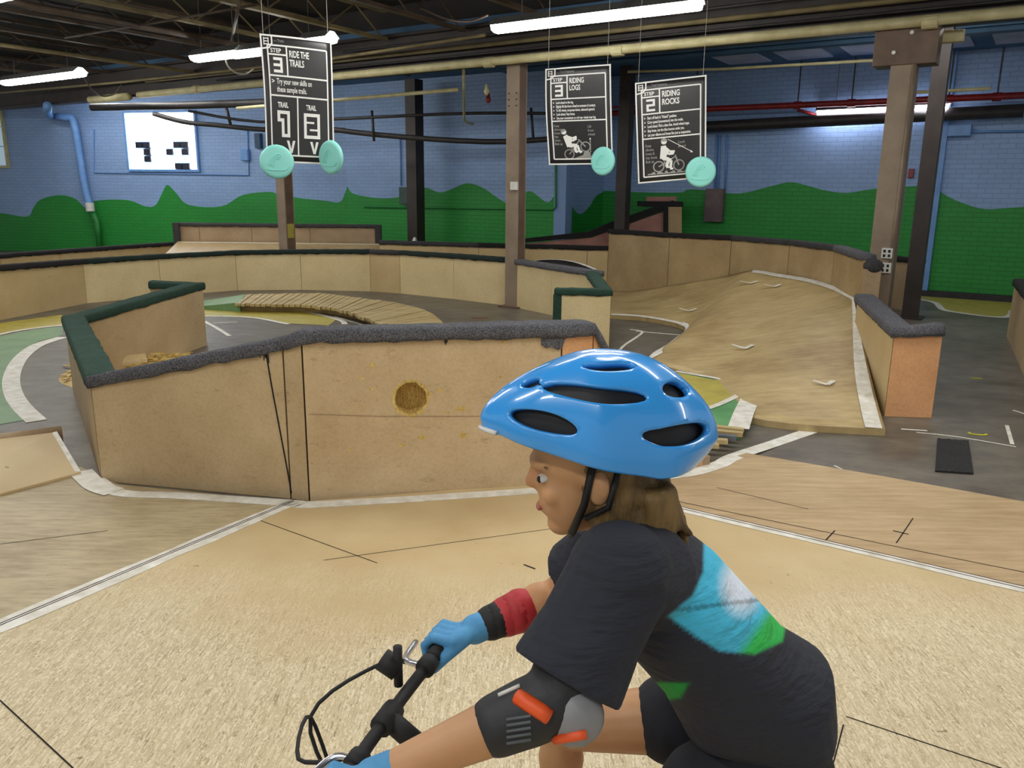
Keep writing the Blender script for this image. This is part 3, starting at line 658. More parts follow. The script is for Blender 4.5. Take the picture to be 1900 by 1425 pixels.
# ------------------------------------------------------------------ barriers
def offset_poly(pts, th, side):
    out = []
    for i, p in enumerate(pts):
        ns = []
        if i > 0: d = (pts[i]-pts[i-1]); d.z = 0; d.normalize(); ns.append(Vector((-d.y, d.x, 0)))
        if i < len(pts)-1: d = (pts[i+1]-pts[i]); d.z = 0; d.normalize(); ns.append(Vector((-d.y, d.x, 0)))
        n = sum(ns, Vector()); n.normalize(); k = 1/max(.45, n.dot(ns[0]))
        out.append(p+n*th*side*k)
    return out
def barrier(name, label, P, mats, caps, th=.1, side=1, cap_h=.07, over=.022, group=None, skip=(), gap=.004):
    """P: list of (Vector base, ztop)"""
    base = [Vector((p[0].x, p[0].y, p[2] if len(p) > 2 else 0)) for p in P]; zt = [p[1] for p in P]
    back = offset_poly(base, th, side)
    root = thing(name, label, 'barrier', base[0])
    for i in range(len(P)-1):
        if i in skip: continue
        L = (base[i+1]-base[i]).length; e = gap/L
        f = lambda a, t: a[i].lerp(a[i+1], t)
        z0 = zt[i]-.03; z1 = zt[i+1]-.03
        bm = BM(); q = [f(base, e), f(base, 1-e), f(back, 1-e), f(back, e)]
        zz = [z0+(z1-z0)*e, z0+(z1-z0)*(1-e)]; tops = [zz[0], zz[1], zz[1], zz[0]]
        hexa(bm, [Vector((a.x, a.y, a.z+.002)) for a in q], [Vector((a.x, a.y, z)) for a, z in zip(q, tops)])
        obj('panel', bm, mats[i] if isinstance(mats, list) else mats, root)
    # dark framing inside the joints
    bm = BM()
    for i in range(1, len(P)-1):
        m_ = base[i].lerp(back[i], .5); d = (base[i+1]-base[i-1]); d.z = 0; d.normalize(); n_ = Vector((-d.y, d.x, 0))
        obox(bm, Vector((m_.x, m_.y, (zt[i]-.04+m_.z)/2)), .02, th/2-.012, (zt[i]-.04-m_.z)/2-.003, d, n_)
    if len(P) > 2: obj('stud', bm, m_dark, root)
    else: bm.free()
    for i0, i1, m in caps:
        pts = []
        for i in range(int(i0), int(i1)):
            L = (base[i+1]-base[i]).length; N = max(2, int(L/.05))
            for k in range(N): pts.append((base[i].lerp(base[i+1], k/N), back[i].lerp(back[i+1], k/N), zt[i]+(zt[i+1]-zt[i])*k/N))
        pts.append((base[int(i1)], back[int(i1)], zt[int(i1)]))
        bm = BM(); rings = []
        prof = [(-1, -1), (-1.06, -.3), (-1.02, .6), (-.9, .93), (-.5, 1.04), (0, 1.05), (.5, 1.04), (.9, .93), (1.02, .6), (1.06, -.3), (1, -1)]
        for a, b, z in pts:
            c = (a+b)/2; h = (b-a)/2; hn = h.normalized(); hw = h.length+over; ring = []
            for (u, v) in prof:
                q = Vector((c.x, c.y, 0))+Vector((hn.x, hn.y, 0))*hw*u; q.z = z-cap_h/2+v*cap_h/2
                nn = noise.noise(q*9)*.006+noise.noise(q*28+Vector((5, 1, 2)))*.003
                q += Vector((hn.x*u, hn.y*u, .8))*nn
                if v < -.5: q.z += noise.noise(q*14)*.012
                ring.append(bm.verts.new(q))
            rings.append(ring)
        for r0, r1 in zip(rings, rings[1:]):
            for k in range(len(prof)): bm.faces.new((r0[k], r0[(k+1) % len(prof)], r1[(k+1) % len(prof)], r1[k]))
        bm.faces.new(rings[0]); bm.faces.new(rings[-1][::-1])
        obj('carpet_cap', bm, m, root, True)
    return root, base, back, zt
def B(bx, by, ty): p = G(bx, by); return (p, zat(p, ty))
def T(px, py, z): p = G(px, py, z); return (Vector((p.x, p.y, 0)), z)
# near barrier
N0 = B(188, 893, 697); N1 = B(540, 926, 626); N2 = B(574, 931, 612); N3 = B(1036, 904, 600); N4 = B(1092, 893, 598)
zc = N0[1]; L1 = T(119, 586, zc+.0); L2_ = T(342, 526, .66); L3 = T(276, 522, .68)
N5 = (G(1150, 875), .55)
print('near', N0, N1, N3, 'L1', L1, L2_)
NB = [L3, L2_, L1, N0, N1, N2, N3, N4, N5]
near, nb, nbk, nzt = barrier('track_barrier', 'big tan wooden barrier in the middle, grey and green carpet caps, round hole', NB,
    [m_board2, m_board2, m_board2, m_board2, m_board2, m_board, m_peach, m_peach], [(0, 3, m_green), (3, 4, m_grey), (4, 7, m_grey), (7, 8, m_grey)], th=.12, skip=(5,), gap=.005)
# panel with the hole
a, b = nb[5], nb[6]; ak, bk = nbk[5], nbk[6]; d = (b-a); LL = d.length; d.normalize(); n = Vector((-d.y, d.x, 0))
r = ray(762, 739); t = (a-EYE).dot(n)/r.dot(n); hc = EYE+r*t; hs = (hc-a).dot(d); hzv = hc.z
K = 64; bm = BM(); rr = .085
inner = []; outer = []; ztl = lambda s: nzt[5]-.03+(nzt[6]-nzt[5])*s/LL
for k in range(K):
    an = 2*PI*k/K; rad = rr*(1+.10*noise.noise(Vector((math.cos(an)*2.5, math.sin(an)*2.5, 3)))+.03*random.uniform(-1, 1))
    inner.append((hs+math.cos(an)*rad*.98, hzv+math.sin(an)*rad))
def edgept(an):
    c_, s_ = math.cos(an), math.sin(an); best = 1e9
    if c_ > 1e-6: best = min(best, (LL-.005-hs)/c_)
    if c_ < -1e-6: best = min(best, (.005-hs)/c_)
    if s_ > 1e-6:
        m_ = (nzt[6]-nzt[5])/LL; best = min(best, (nzt[5]-.03+m_*hs-hzv)/(s_-m_*c_))
    if s_ < -1e-6: best = min(best, (.002-hzv)/s_)
    return best
angs = [2*PI*k/K for k in range(K)]
for cs in ((.005, .002), (LL-.005, .002), (LL-.005, ztl(LL)), (.005, ztl(0))):
    an = math.atan2(cs[1]-hzv, cs[0]-hs) % (2*PI); k = min(range(K), key=lambda q: abs((angs[q]-an+PI) % (2*PI)-PI)); angs[k] = an
outer = [(hs+math.cos(an)*edgept(an), hzv+math.sin(an)*edgept(an)) for an in angs]
def PT(s, z, off=0): return a+d*s+n*off+UP*z
vi = [bm.verts.new(PT(s, z)) for s, z in inner]; vo = [bm.verts.new(PT(s, z)) for s, z in outer]
vj = [bm.verts.new(PT(s, z, .115)) for s, z in inner]; vq = [bm.verts.new(PT(s, z, .118)) for s, z in outer]
mids = []
for tt in (.25, .6):
    mids.append([bm.verts.new(PT(i_[0]*(1-tt)+o_[0]*tt, i_[1]*(1-tt)+o_[1]*tt)) for i_, o_ in zip(inner, outer)])
lay = [vi]+mids+[vo, vq]
for A_, B_ in zip(lay, lay[1:]):
    for k in range(K): bm.faces.new((A_[k], A_[(k+1) % K], B_[(k+1) % K], B_[k]))
for k in range(K):
    f = bm.faces.new((vi[k], vj[k], vj[(k+1) % K], vi[(k+1) % K])); f.material_index = 1
    f = bm.faces.new((vq[k], vq[(k+1) % K], vj[(k+1) % K], vj[k]))
f = bm.faces.new(vj); f.material_index = 1
o = obj('panel', bm, [m_board, m_chip], near); o['label'] = 'panel with a round ragged hole'
bm = BM()
ri = [bm.verts.new(PT(s, z, -.0015)) for s, z in inner]; ro = []
for k, (s, z) in enumerate(inner):
    e_ = 1.12+.30*max(0, noise.noise(Vector((k*.37, 1, 0))))+.10*random.random()
    ro.append(bm.verts.new(PT(hs+(s-hs)*e_, hzv+(z-hzv)*e_, -.0015)))
for k in range(K): bm.faces.new((ri[k], ri[(k+1) % K], ro[(k+1) % K], ro[k]))
obj('chipped_edge', bm, m_chip, near)
# chipped patches, diagonal crack and seams on the near barrier
def onpanel(i, px, py, off=-.002):
    a_ = nb[i]; d_ = (nb[i+1]-nb[i]).normalized(); n_ = Vector((-d_.y, d_.x, 0)); r_ = ray(px, py); t_ = (a_-EYE).dot(n_)/r_.dot(n_); return EYE+r_*t_+n_*off
def wallline(i, pts, w, m, parent, nm='seam_gap'):
    bm = BM(); q = [onpanel(i, *p) for p in pts]; d_ = (nb[i+1]-nb[i]).normalized(); n_ = Vector((-d_.y, d_.x, 0))
    for p_, r_ in zip(q, q[1:]):
        dd = (r_-p_).normalized(); s_ = dd.cross(n_); L_ = (r_-p_).length/2
        obox(bm, (p_+r_)/2, L_, w/2, .0012, dd, s_, n_)
    return obj(nm, bm, m, parent)
wallline(3, [(494, 655), (505, 720), (520, 800), (535, 880), (541, 915)], .007, m_dark, near)
wallline(5, [(575, 768), (700, 772), (900, 772), (1020, 770)], .002, m_brownb, near)
def splat(i, px, py, rw, rh, seed, m=m_chip):
    bm = BM(); c = onpanel(i, px, py, -.0012); d_ = (nb[i+1]-nb[i]).normalized(); vs_ = []
    for k in range(18):
        an = 2*PI*k/18; rad = .55+.9*abs(noise.noise(Vector((math.cos(an)*1.7+seed, math.sin(an)*1.7, seed*2.3))))
        vs_.append(bm.verts.new(c+d_*math.cos(an)*rw*rad+UP*math.sin(an)*rh*rad))
    bm.faces.new(vs_); obj('chipped_spot', bm, m, near)
for k, (px, py, rw, rh) in enumerate([(690, 678, .02, .022), (671, 702, .022, .012), (700, 717, .012, .006), (817, 724, .03, .015), (935, 634, .03, .012), (855, 758, .05, .02), (783, 812, .04, .018), (858, 808, .03, .03), (745, 826, .03, .015), (880, 735, .008, .02), (953, 802, .03, .008), (688, 722, .02, .01), (650, 835, .02, .01), (830, 765, .03, .008), (737, 805, .006, .02), (930, 700, .018, .008)]):
    splat(5, px, py, rw*.8, rh*.8, k*1.7)
# ragged carpet flap on the near barrier's right corner
bm = BM(); pf = [(1000, 612), (1040, 612), (1068, 612), (1062, 622), (1048, 628), (1042, 645), (1034, 649), (1022, 643), (1012, 645), (1004, 640), (1004, 626)]
v1 = [bm.verts.new(onpanel(5, x, y, -.012)) for x, y in pf]; v2 = [bm.verts.new(onpanel(5, x, y, -.001)) for x, y in pf]
bm.faces.new(v1); bm.faces.new(v2[::-1])
for k in range(len(pf)): bm.faces.new((v1[k], v1[(k+1) % len(pf)], v2[(k+1) % len(pf)], v2[k]))
obj('carpet_flap', bm, m_grey, near)
bm = BM(); pf = [(822, 622), (832, 622), (830, 634), (826, 640), (823, 630)]
v1 = [bm.verts.new(onpanel(5, x, y, -.010)) for x, y in pf]; v2 = [bm.verts.new(onpanel(5, x, y, -.001)) for x, y in pf]
bm.faces.new(v1); bm.faces.new(v2[::-1])
for k in range(len(pf)): bm.faces.new((v1[k], v1[(k+1) % len(pf)], v2[(k+1) % len(pf)], v2[k]))
obj('carpet_flap', bm, m_dgrey, near)
bm = BM()
for k in range(9):
    x = 484+k*1.6; p_ = onpanel(3, x, 640, -.004); tube(bm, [p_, p_-UP*(.05+.05*random.random())+E1*random.uniform(-.01, .01)], .0025, 4)
obj('carpet_fringe', bm, m_dgrey, near)
# debris behind the barrier: log and wood chips
c = G(196, 668, .12); bm = BM(); q = c+Vector((-.05, -.25, 0)); tube(bm, [q+Vector((.1, .1, -.02)), q+Vector((.38, .30, -.02))], .075, 20); o = obj('log', bm, [m_cream2], None); tag(o, 'short pale log lying inside the near barrier at left', 'log')
bm = BM()
ctr = G(262, 668, .1)
for k in range(260):
    x = random.gauss(0, .35); y = random.gauss(0, .3); h_ = .14*math.exp(-(x*x+y*y)/.25)
    p_ = Vector((ctr.x+x+.1, ctr.y+y, max(.01, h_*random.uniform(.4, 1)+.01))); q_ = Matrix.Rotation(random.uniform(0, PI), 3, 'Z')
    obox(bm, p_, random.uniform(.02, .05), random.uniform(.008, .02), .004, q_ @ Vector((1, 0, 0)), q_ @ Vector((0, 1, 0)), Vector((random.uniform(-.3, .3), random.uniform(-.3, .3), 1)).normalized())
bmesh.ops.create_cone(bm, cap_ends=True, segments=24, radius1=.75, radius2=.1, depth=.1, matrix=Matrix.Translation((ctr.x+.1, ctr.y, .051)))
tag(obj('wood_chips', bm, m_chip), 'heap of pale wood chips inside the near barrier', 'wood chips', kind='stuff')
# mid curved barrier
Mp = [B(-160, 640, 512), B(0, 595, 493), B(162, 563, 481), B(300, 550, 472), B(441, 539, 465), B(560, 538, 463), B(688, 541, 463), B(743, 545, 465), B(842, 555, 471), B(938, 567, 478), B(1022, 585, 491)]
e1_ = T(1106, 503, Mp[-1][1]); Mp.append(e1_)
print('mid', [(round(p[0].x, 2), round(p[0].y, 2), round(p[1], 2)) for p in Mp])
mid, *_ = barrier('track_barrier', 'long curved cream barrier beyond the near one, dark green carpet cap', Mp,
    [m_cream2, m_cream2, m_cream, m_cream, m_cream, m_cream, m_cream2, m_cream, m_cream, m_cream, m_cream], [(0, 2, m_black), (2, 6, m_dgreen), (6, 7, m_dgrey), (7, 9, m_dgreen), (9, 11, m_grey)], th=.1, gap=.003)
e2 = B(1130, 647, 537); e3 = B(1027, 640, 535)
print('end', e2, e3)
barrier('track_barrier', 'cream box end of the curved barrier with green carpet edge', [e1_, e2, e3], m_cream, [(0, 2, m_green)], th=.1, side=-1)
bm = BM(); q = e3[0]; obox(bm, Vector((q.x+.03, q.y-.012, e3[1]/2-.03)), .045, .012, e3[1]/2-.035); obj('corner_carpet', bm, m_green, bpy.data.objects['track_barrier.002'])
# far barriers
fz = .56
F0 = T(-120, 482, fz); F1 = T(0, 471, fz); F2 = T(110, 463, fz); F3 = T(320, 449, fz)
bzf = (F3[0]-F2[0]).normalized()
barrier('track_barrier', 'low tan barrier before the green wall at far left, black cap', [F0, F1, F2, F3], m_cream2, [(0, 3, m_black)], th=.1)
H0 = (W(322, 16.2), 0); H1 = (W(700, 16.2), 0); zz = zat(H0[0], 413)
Hm = [(H0[0]+(H1[0]-H0[0])*t_) for t_ in (0, .11, .37, .66, 1)]
barrier('track_barrier', 'raised brown board wall with grey cap below the green mural', [(h, zz) for h in Hm], m_brownb, [(0, 4, m_dgrey)], th=.12)
for hh in (H0[0], H1[0]):
    bm = BM(); obox(bm, Vector((hh.x, hh.y-.02, (zz+.45)/2)), .06, .05, (zz-.45)/2); obj('edge_carpet', bm, m_dgrey, bpy.data.objects['track_barrier.004'])
# berm deck in front of the raised wall
bm = BM(); hexa(bm, [W(290, 14.4, .01), W(735, 14.4, .01), W(704, 16.15, .01), W(322, 16.15, .01)], [W(290, 14.4, .42), W(735, 14.4, .42), W(704, 16.15, .58), W(322, 16.15, .58)])
bd_ = obj('berm_deck', bm, m_khaki); tag(bd_, 'low sloping berm deck before the raised brown wall', 'berm')
bm = BM(); ribbon(bm, [W(330, 16.0, .56), W(700, 16.0, .56)], .12, .012, .006); obj('painted_line', bm, m_pwhite, bd_)
I0 = T(704, 446, .74); I1 = T(888, 451, .74); I2 = T(974, 453, .74); I3 = T(1090, 456, .74); I4 = T(1129, 457, .74)
barrier('track_barrier', 'low tan barrier right of the raised wall, black cap, beyond the centre column', [I0, I1, I2, I3, I4], m_cream2, [(0, 1, m_dgrey), (1, 4, m_black)], th=.1)
# small dark berm behind the curved barrier right of the column
bm = BM(); qs = smooth_curve([G(985, 486, .62), G(1010, 482, .66), G(1045, 483, .66), G(1075, 489, .64), G(1104, 500, .60)], 5)
bk_ = [Vector((v.x+.35, v.y+.9, 0.02)) for v in qs]
for i in range(len(qs)-1):
    x0, x1, y0, y1 = qs[i], qs[i+1], bk_[i], bk_[i+1]
    hexa(bm, [Vector((x0.x, x0.y, .01)), Vector((x1.x, x1.y, .01)), Vector((y1.x, y1.y, .01)), Vector((y0.x, y0.y, .01))], [x0, x1, y1, y0])
bo = obj('berm_deck', bm, m_dgrey); tag(bo, 'small dark curved berm behind the green-edged box', 'berm')
bm = BM(); ribbon(bm, qs, .05, .006, .004); obj('painted_line', bm, m_pwhite, bo)
# back access ramp and platform
PD = 14.9
def vpt(px, py, D=PD): return V(px, py, D)
rt = thing('access_ramp', 'dark-railed wooden ramp rising to a small landing below the mural', 'ramp', W(974, PD))
def vpanel(name, poly, dep, m, D=PD):
    bm = BM(); f1 = [vpt(x, y, D) for x, y in poly]; f2 = [p+Vector((0, dep, 0)) for p in f1]
    v1 = [bm.verts.new(p) for p in f1]; v2 = [bm.verts.new(p) for p in f2]; bm.faces.new(v1); bm.faces.new(v2[::-1])
    for k in range(len(v1)): bm.faces.new((v1[k], v1[(k+1) % len(v1)], v2[(k+1) % len(v2)], v2[k]))
    return obj(name, bm, m, rt)
m_pinkb = wallboard('board_pinkish', (170, 120, 104), (140, 96, 82), .4)
vpanel('side_panel', [(974, 452), (1100, 440), (1140, 424), (1235, 392), (1262, 384), (1262, 520), (974, 515)], .06, m_pinkb)
vpanel('hand_rail', [(974, 443), (1092, 430), (1132, 413), (1250, 372), (1252, 383), (1140, 425), (1096, 440), (974, 450)], .12, m_black, PD-.04)
vpanel('landing', [(1196, 374), (1268, 374), (1268, 384), (1196, 384)], .9, m_black, PD-.02)
vpanel('landing_panel', [(1238, 384), (1265, 384), (1265, 520), (1238, 520)], .06, m_khaki, PD-.08)
vpanel('post', [(1232, 384), (1240, 384), (1240, 520), (1232, 520)], .06, m_black, PD-.1)
vpanel('inner_board', [(1200, 365), (1255, 365), (1255, 374), (1200, 374)], .05, m_pinkb, PD+.5)
# right tall wall
zr = 1.02
wd = [(1130, 425), (1190, 428.5), (1243, 432), (1300, 434.5), (1358, 437), (1412, 440.5), (1466, 445), (1508, 449.5), (1550, 455), (1580, 462), (1603, 471)]
R0 = [T(x, y, zr) for x, y in wd]
print('R', [(round(p[0].x, 2), round(p[0].y, 2)) for p in R0])
Rb, rb, rbk, _ = barrier('track_barrier', 'tall curved khaki barrier behind the plywood ramp, dark grey cap', [R0[0], R0[2], R0[4], R0[6], R0[8], R0[10]], [m_khaki, m_khaki, m_khaki, m_khaki, m_khaki], [(0, 2, m_black), (2, 4, m_dgrey), (4, 5, m_grey)], th=.1, gap=.005)
# end post with lumpy cap
bm = BM(); q = R0[10][0]; obox(bm, Vector((q.x+.09, q.y-.0, .44)), .08, .06, .43); obj('end_panel', bm, m_brownb, Rb)
bm = BM(); bmesh.ops.create_uvsphere(bm, u_segments=16, v_segments=10, radius=.1, matrix=Matrix.Translation((q.x+.1, q.y-.02, .9)) @ Matrix.Diagonal((1, .8, .75, 1))); obj('cap_knob', bm, m_dgrey, Rb, True)
# ramp surface (banked)
def rwall(px):
    r_ = ray(px, 480)
    for i in range(len(rb)-1):
        a_, b_ = rb[i], rb[i+1]; n_ = Vector((-(b_-a_).y, (b_-a_).x, 0)); t_ = (a_-EYE).dot(n_)/r_.dot(n_); p_ = EYE+r_*t_
        s_ = (p_-a_).dot((b_-a_).normalized())
        if -.02 <= s_ <= (b_-a_).length+.02: return Vector((p_.x, p_.y, 0))
    return Vector((rb[-1].x, rb[-1].y, 0))
outp = [(1131, 541), (1165, 541), (1199, 538), (1243, 530), (1300, 521), (1353, 511), (1399, 501), (1450, 508), (1505, 517), (1550, 530), (1590, 552)]
OUT = []
for x, y in outp:
    b_ = rwall(x); nn = Vector((-b_.x*.0, -1, 0)); b_ = b_+Vector((0, -.03, 0)); OUT.append(Vector((b_.x, b_.y, max(.01, zat(b_, y)))))
inp = [(1090, 582), (1133, 585), (1185, 588), (1230, 595), (1262, 603), (1271, 613), (1240, 638), (1205, 668), (1300, 700), (1385, 772), (1643, 797)]
INN = [G(x, y, .05) for x, y in inp]
OUTs = smooth_curve(OUT, 6); INs = smooth_curve(INN[:8], 6)+smooth_curve(INN[7:], 6)[1:] if False else smooth_curve(INN, 6)
def rs(i, t_):
    o_, q_ = OUTs[i], INs[i]; p_ = q_.lerp(o_, t_); zz_ = q_.z+(o_.z-q_.z)*(t_**1.25)
    return Vector((p_.x, p_.y, zz_))
bm = BM(); NT_ = 24; grid = [[bm.verts.new(rs(i, j/NT_)) for j in range(NT_+1)] for i in range(len(OUTs))]
for i in range(len(OUTs)-1):
    for j in range(NT_): bm.faces.new((grid[i][j], grid[i+1][j], grid[i+1][j+1], grid[i][j+1]))
# skirts to the floor
bnd = [e for e in bm.edges if e.is_boundary]
r_ = bmesh.ops.extrude_edge_only(bm, edges=bnd)
for v in r_['geom']:
    if isinstance(v, bmesh.types.BMVert): v.co.z = .002
ramp = obj('plywood_ramp', bm, m_ramp, None, True); tag(ramp, 'broad banked plywood ramp at right curving up to the tall barrier', 'ramp')
ramp.data.polygons.foreach_set('use_smooth', [abs(p.normal.z) > .5 for p in ramp.data.polygons])
def rstrip(i0, i1, t0, t1, lift=.004, parent=ramp, jag=0):
    bm = BM(); prev = None
    for i in range(i0, i1+1):
        ta = t0(i) if callable(t0) else t0; tb = t1(i) if callable(t1) else t1
        p_, q_ = rs(i, ta)+UP*lift, rs(i, tb)+UP*lift
        cur = (bm.verts.new(p_), bm.verts.new(q_))
        if prev: bm.faces.new((prev[0], prev[1], cur[1], cur[0]))
        prev = cur
    o_ = obj('painted_line', bm, m_pwhite, parent); o_['label'] = 'white painted edge line'
rstrip(6, 42, lambda i: .0, lambda i: .075 if i > 24 else .05, .005)
rstrip(36, 59, .955, .993, .006)
# right edge stripe between u rows 57..60 along t
bm = BM(); prev = None
for j in range(0, 41):
    t_ = j/40*.99
    p_ = rs(59, t_); q_ = rs(60, t_); w_ = .11
    dd = (p_-q_); dd.z = 0; dd.normalize()
    cur = (bm.verts.new(rs(60, t_)+dd*.02+UP*.006+UP*0), bm.verts.new(rs(60, t_)+dd*(.02+w_)+UP*.008))
    if prev: bm.faces.new((prev[0], prev[1], cur[1], cur[0]))
    prev = cur
o_ = obj('painted_line', bm, m_pwhite, ramp); o_['label'] = 'white painted edge line'
def onramp(px, py):
    best = None
    for i in range(len(OUTs)):
        for j in range(0, 49):
            p_ = rs(i, j/48); q_ = proj(p_); e_ = (q_[0]-px)**2+(q_[1]-py)**2
            if best is None or e_ < best[0]: best = (e_, i, j/48)
    return rs(best[1], best[2])
def mark(px, py, sc=1.0):
    c_ = onramp(px, py); s_ = (c_.y/7.5)*.1*sc
    bm = BM()
    for e_ in (-1, 1):
        pts_ = []
        for k in range(5):
            q_ = onray = proj(c_+Vector((e_*s_*k/4, s_*k/4*.9, 0)))
            pts_.append(V(q_[0], q_[1], (c_.y+s_*k/4*.9))+UP*0)
        base_ = [c_+Vector((e_*s_*k/4, s_*k/4*.9, .012+.10*s_*k/4*.9*2)) for k in range(5)]
        ribbon(bm, base_, .04, .006, .002)
    obj('arrow_mark', bm, m_pwhite, ramp)
for px, py in ((1527, 716), (1385, 655), (1280, 580), (1392, 527), (1437, 533)): mark(px, py, 1.0 if py > 600 else .8)
# low right barrier
Q1 = B(1640, 773, 607); Q2 = B(1729, 776, 602); Q0 = T(1592, 545, Q1[1]+.0)
print('Q', Q0, Q1, Q2)
barrier('track_barrier', 'low barrier beside the ramp at right with peach end panel and thick grey cap', [Q0, Q1, Q2], [m_cream2, m_peach], [(0, 2, m_grey)], th=.12, cap_h=.075, over=.03)
# far right barrier
S0 = T(1884, 517, .68); S1 = T(1990, 640, .68)
barrier('track_barrier', 'tan barrier at the far right edge with black cap', [S0, S1], m_board2, [(0, 1, m_black)], th=.12, side=1)
# small brown barrier behind the right columns
T0 = T(1650, 474, .75); T1 = T(1705, 480, .75)
barrier('track_barrier', 'small brown barrier between the two right columns', [T0, T1], m_brownb, [(0, 1, m_black)], th=.1)
# low ledge at the wall foot, right
bm = BM(); p_ = onwall(1690, 545, aC, nC); q_ = onwall(1990, 560, aC, nC)
p_.z = q_.z = 0; hexa(bm, [p_-nC*.25, q_-nC*.25, q_-nC*.01, p_-nC*.01], [p_-nC*.25+UP*.08, q_-nC*.25+UP*.08, q_-nC*.01+UP*.08, p_-nC*.01+UP*.08]); tag(obj('baseboard_right', bm, m_dgrey), kind='structure')

# ------------------------------------------------------------------ curved slat bridge
far = smooth_curve([G(456, 547, .12), G(520, 545, .12), G(600, 545, .12), G(660, 552, .12), G(740, 563, .12), G(790, 577, .12), G(820, 597, .12), G(822, 612, .12)], 12)
nr = smooth_curve([G(436, 563, .12), G(490, 564, .12), G(560, 566, .12), G(620, 572, .12), G(665, 584, .12), G(695, 597, .12), G(712, 610, .12), G(712, 625, .12)], 12)
br = thing('slat_bridge', 'curved low bridge of many wooden slats inside the curved barrier', 'slat bridge', (nr[40].x, nr[40].y, 0))
NS = 46
def samp(c_, t_):
    x = t_*(len(c_)-1); i = min(int(x), len(c_)-2); return c_[i].lerp(c_[i+1], x-i)
for k in range(NS):
    t0, t1 = k/NS, (k+.84)/NS
    a_, b_, c_, d_ = samp(nr, t0), samp(nr, t1), samp(far, t1), samp(far, t0)
    j = random.uniform(-.006, .006); z0 = .09+j; bm = BM()
    e_ = (a_-d_).normalized()*random.uniform(0, .06)
    hexa(bm, [Vector((p.x, p.y, z0)) for p in (a_+e_, b_+e_, c_, d_)], [Vector((p.x, p.y, z0+.035)) for p in (a_+e_, b_+e_, c_, d_)])
    obj('slat', bm, m_slat, br)
for cc, off in ((nr, .18), (far, .82)):
    bm = BM(); pts_ = [samp(nr, t_/40).lerp(samp(far, t_/40), off) for t_ in range(41)]
    pts_ = [Vector((p.x, p.y, 0)) for p in pts_]
    ribbon(bm, pts_, .05, .088, .086); obj('stringer', bm, m_slat, br)
bm = BM(); q4 = [G(343, 571, .01), G(445, 561, .13), G(456, 546, .13), G(350, 562, .01)]
hexa(bm, [Vector((p.x, p.y, .002)) for p in q4], q4)
rpn = obj('entry_ramp', bm, m_pgreen); tag(rpn, 'pale green wedge ramp leading onto the slat bridge', 'ramp')
# yellow-green wedge and slat bridge by the right ramp
wp = [G(1262, 689, .075), G(1412, 716, .075), G(1372, 797, .075), G(1200, 797, .075), G(1180, 720, .075)]
bm = BM(); slab(bm, wp, .003, .06); wo = obj('painted_wedge', bm, m_pgreen2); tag(wo, 'green and yellow painted wedge panel behind the helmet', 'ramp')
for pl, m in (([(1258, 692), (1395, 718), (1290, 770), (1180, 740)], m_pyellow),):
    bm = BM(); slab(bm, [G(x, y, .062) for x, y in pl], .060, .062); obj('painted_patch', bm, m, wo)
for pl, w_ in (([(1255, 689), (1330, 702), (1408, 716)], .05), ([(1398, 718), (1340, 748), (1270, 772)], .05), ([(1402, 717), (1392, 740), (1380, 766), (1370, 795)], [.17]*30)):
    bm = BM(); ribbon(bm, smooth_curve([G(x, y, .063) for x, y in pl], 4), w_ if not isinstance(w_, list) else .14, .003, .002); obj('painted_line', bm, m_pwhite, wo)
br2 = thing('slat_bridge', 'ragged end of a slat bridge showing behind the rider', 'slat bridge', G(1300, 820, 0))
ends = [(1380, 799), (1378, 806), (1366, 812), (1350, 819), (1333, 827), (1314, 834), (1296, 842), (1275, 850), (1250, 858), (1225, 864)]
for k, (x, y) in enumerate(ends):
    r_e = G(x, y, .09); dirn = Vector((-1, .42-.12*k*.7, 0)).normalized(); LS_ = .8 if k < 4 else (.62 if k < 7 else .42); l_e = r_e+dirn*LS_; s_ = Vector((-dirn.y, dirn.x, 0))
    bm = BM(); obox(bm, (r_e+l_e)/2, LS_/2, .024, .013, dirn, s_); obj('slat', bm, m_slatg if k in (2, 7) else m_slat, br2)
bm = BM(); a_ = G(1345, 833, .0); b_ = G(1180, 862, .0); dd = (b_-a_).normalized(); obox(bm, (a_+b_)/2+UP*.036+Vector((0, .12, 0)), (b_-a_).length/2, .02, .035, dd, Vector((-dd.y, dd.x, 0))); obj('stringer', bm, m_slat, br2)
random.seed(3)
for k in range(4):
    c_ = G(1262+k*14, 868-k*2, .02); bm = BM(); obox(bm, c_+UP*.03, .035, .02, .028, Vector((1, .2*k-.2, 0)).normalized(), Vector((-.2*k+.2, 1, 0)).normalized()); bevel(bm, .004)
    tag(obj('broken_board', bm, [m_peach, m_brownb, m_peach, m_brownb][k]), 'broken board scrap under the ragged slat bridge', 'board scrap', 'board scraps under the ragged slat bridge')
# left kicker ramp
z_ = .12
kp = [(0, 812), (100, 800), (150, 872), (0, 912)]
tl = G(-160, 832, .14); tr_ = G(104, 799, .14); fr = G(150, 876, .035); fl_ = G(-260, 985, .035)
bm = BM(); hexa(bm, [Vector((p.x, p.y, .021)) for p in (fl_, fr, tr_, tl)], [fl_, fr, tr_, tl])
kr = obj('kicker_ramp', bm, m_osb); tag(kr, 'small wedge ramp at the left edge with rounded wooden coping', 'ramp')
bm = BM(); q_ = (tl-tr_).normalized(); tube(bm, [tr_+Vector((.02, .03, -.03)), tl+Vector((0, .03, -.03))], .05, 14); o = obj('coping', bm, m_brownb, kr, True)
bm = BM(); e_ = Vector((-.14, 0, 0)); hexa(bm, [fr+e_+UP*.001, fr+UP*.001, tr_+UP*.001, tr_+e_+UP*.001], [fr+e_+UP*.005, fr+UP*.005, tr_+UP*.005, tr_+e_+UP*.005]); obj('painted_line', bm, m_pwhite, kr)
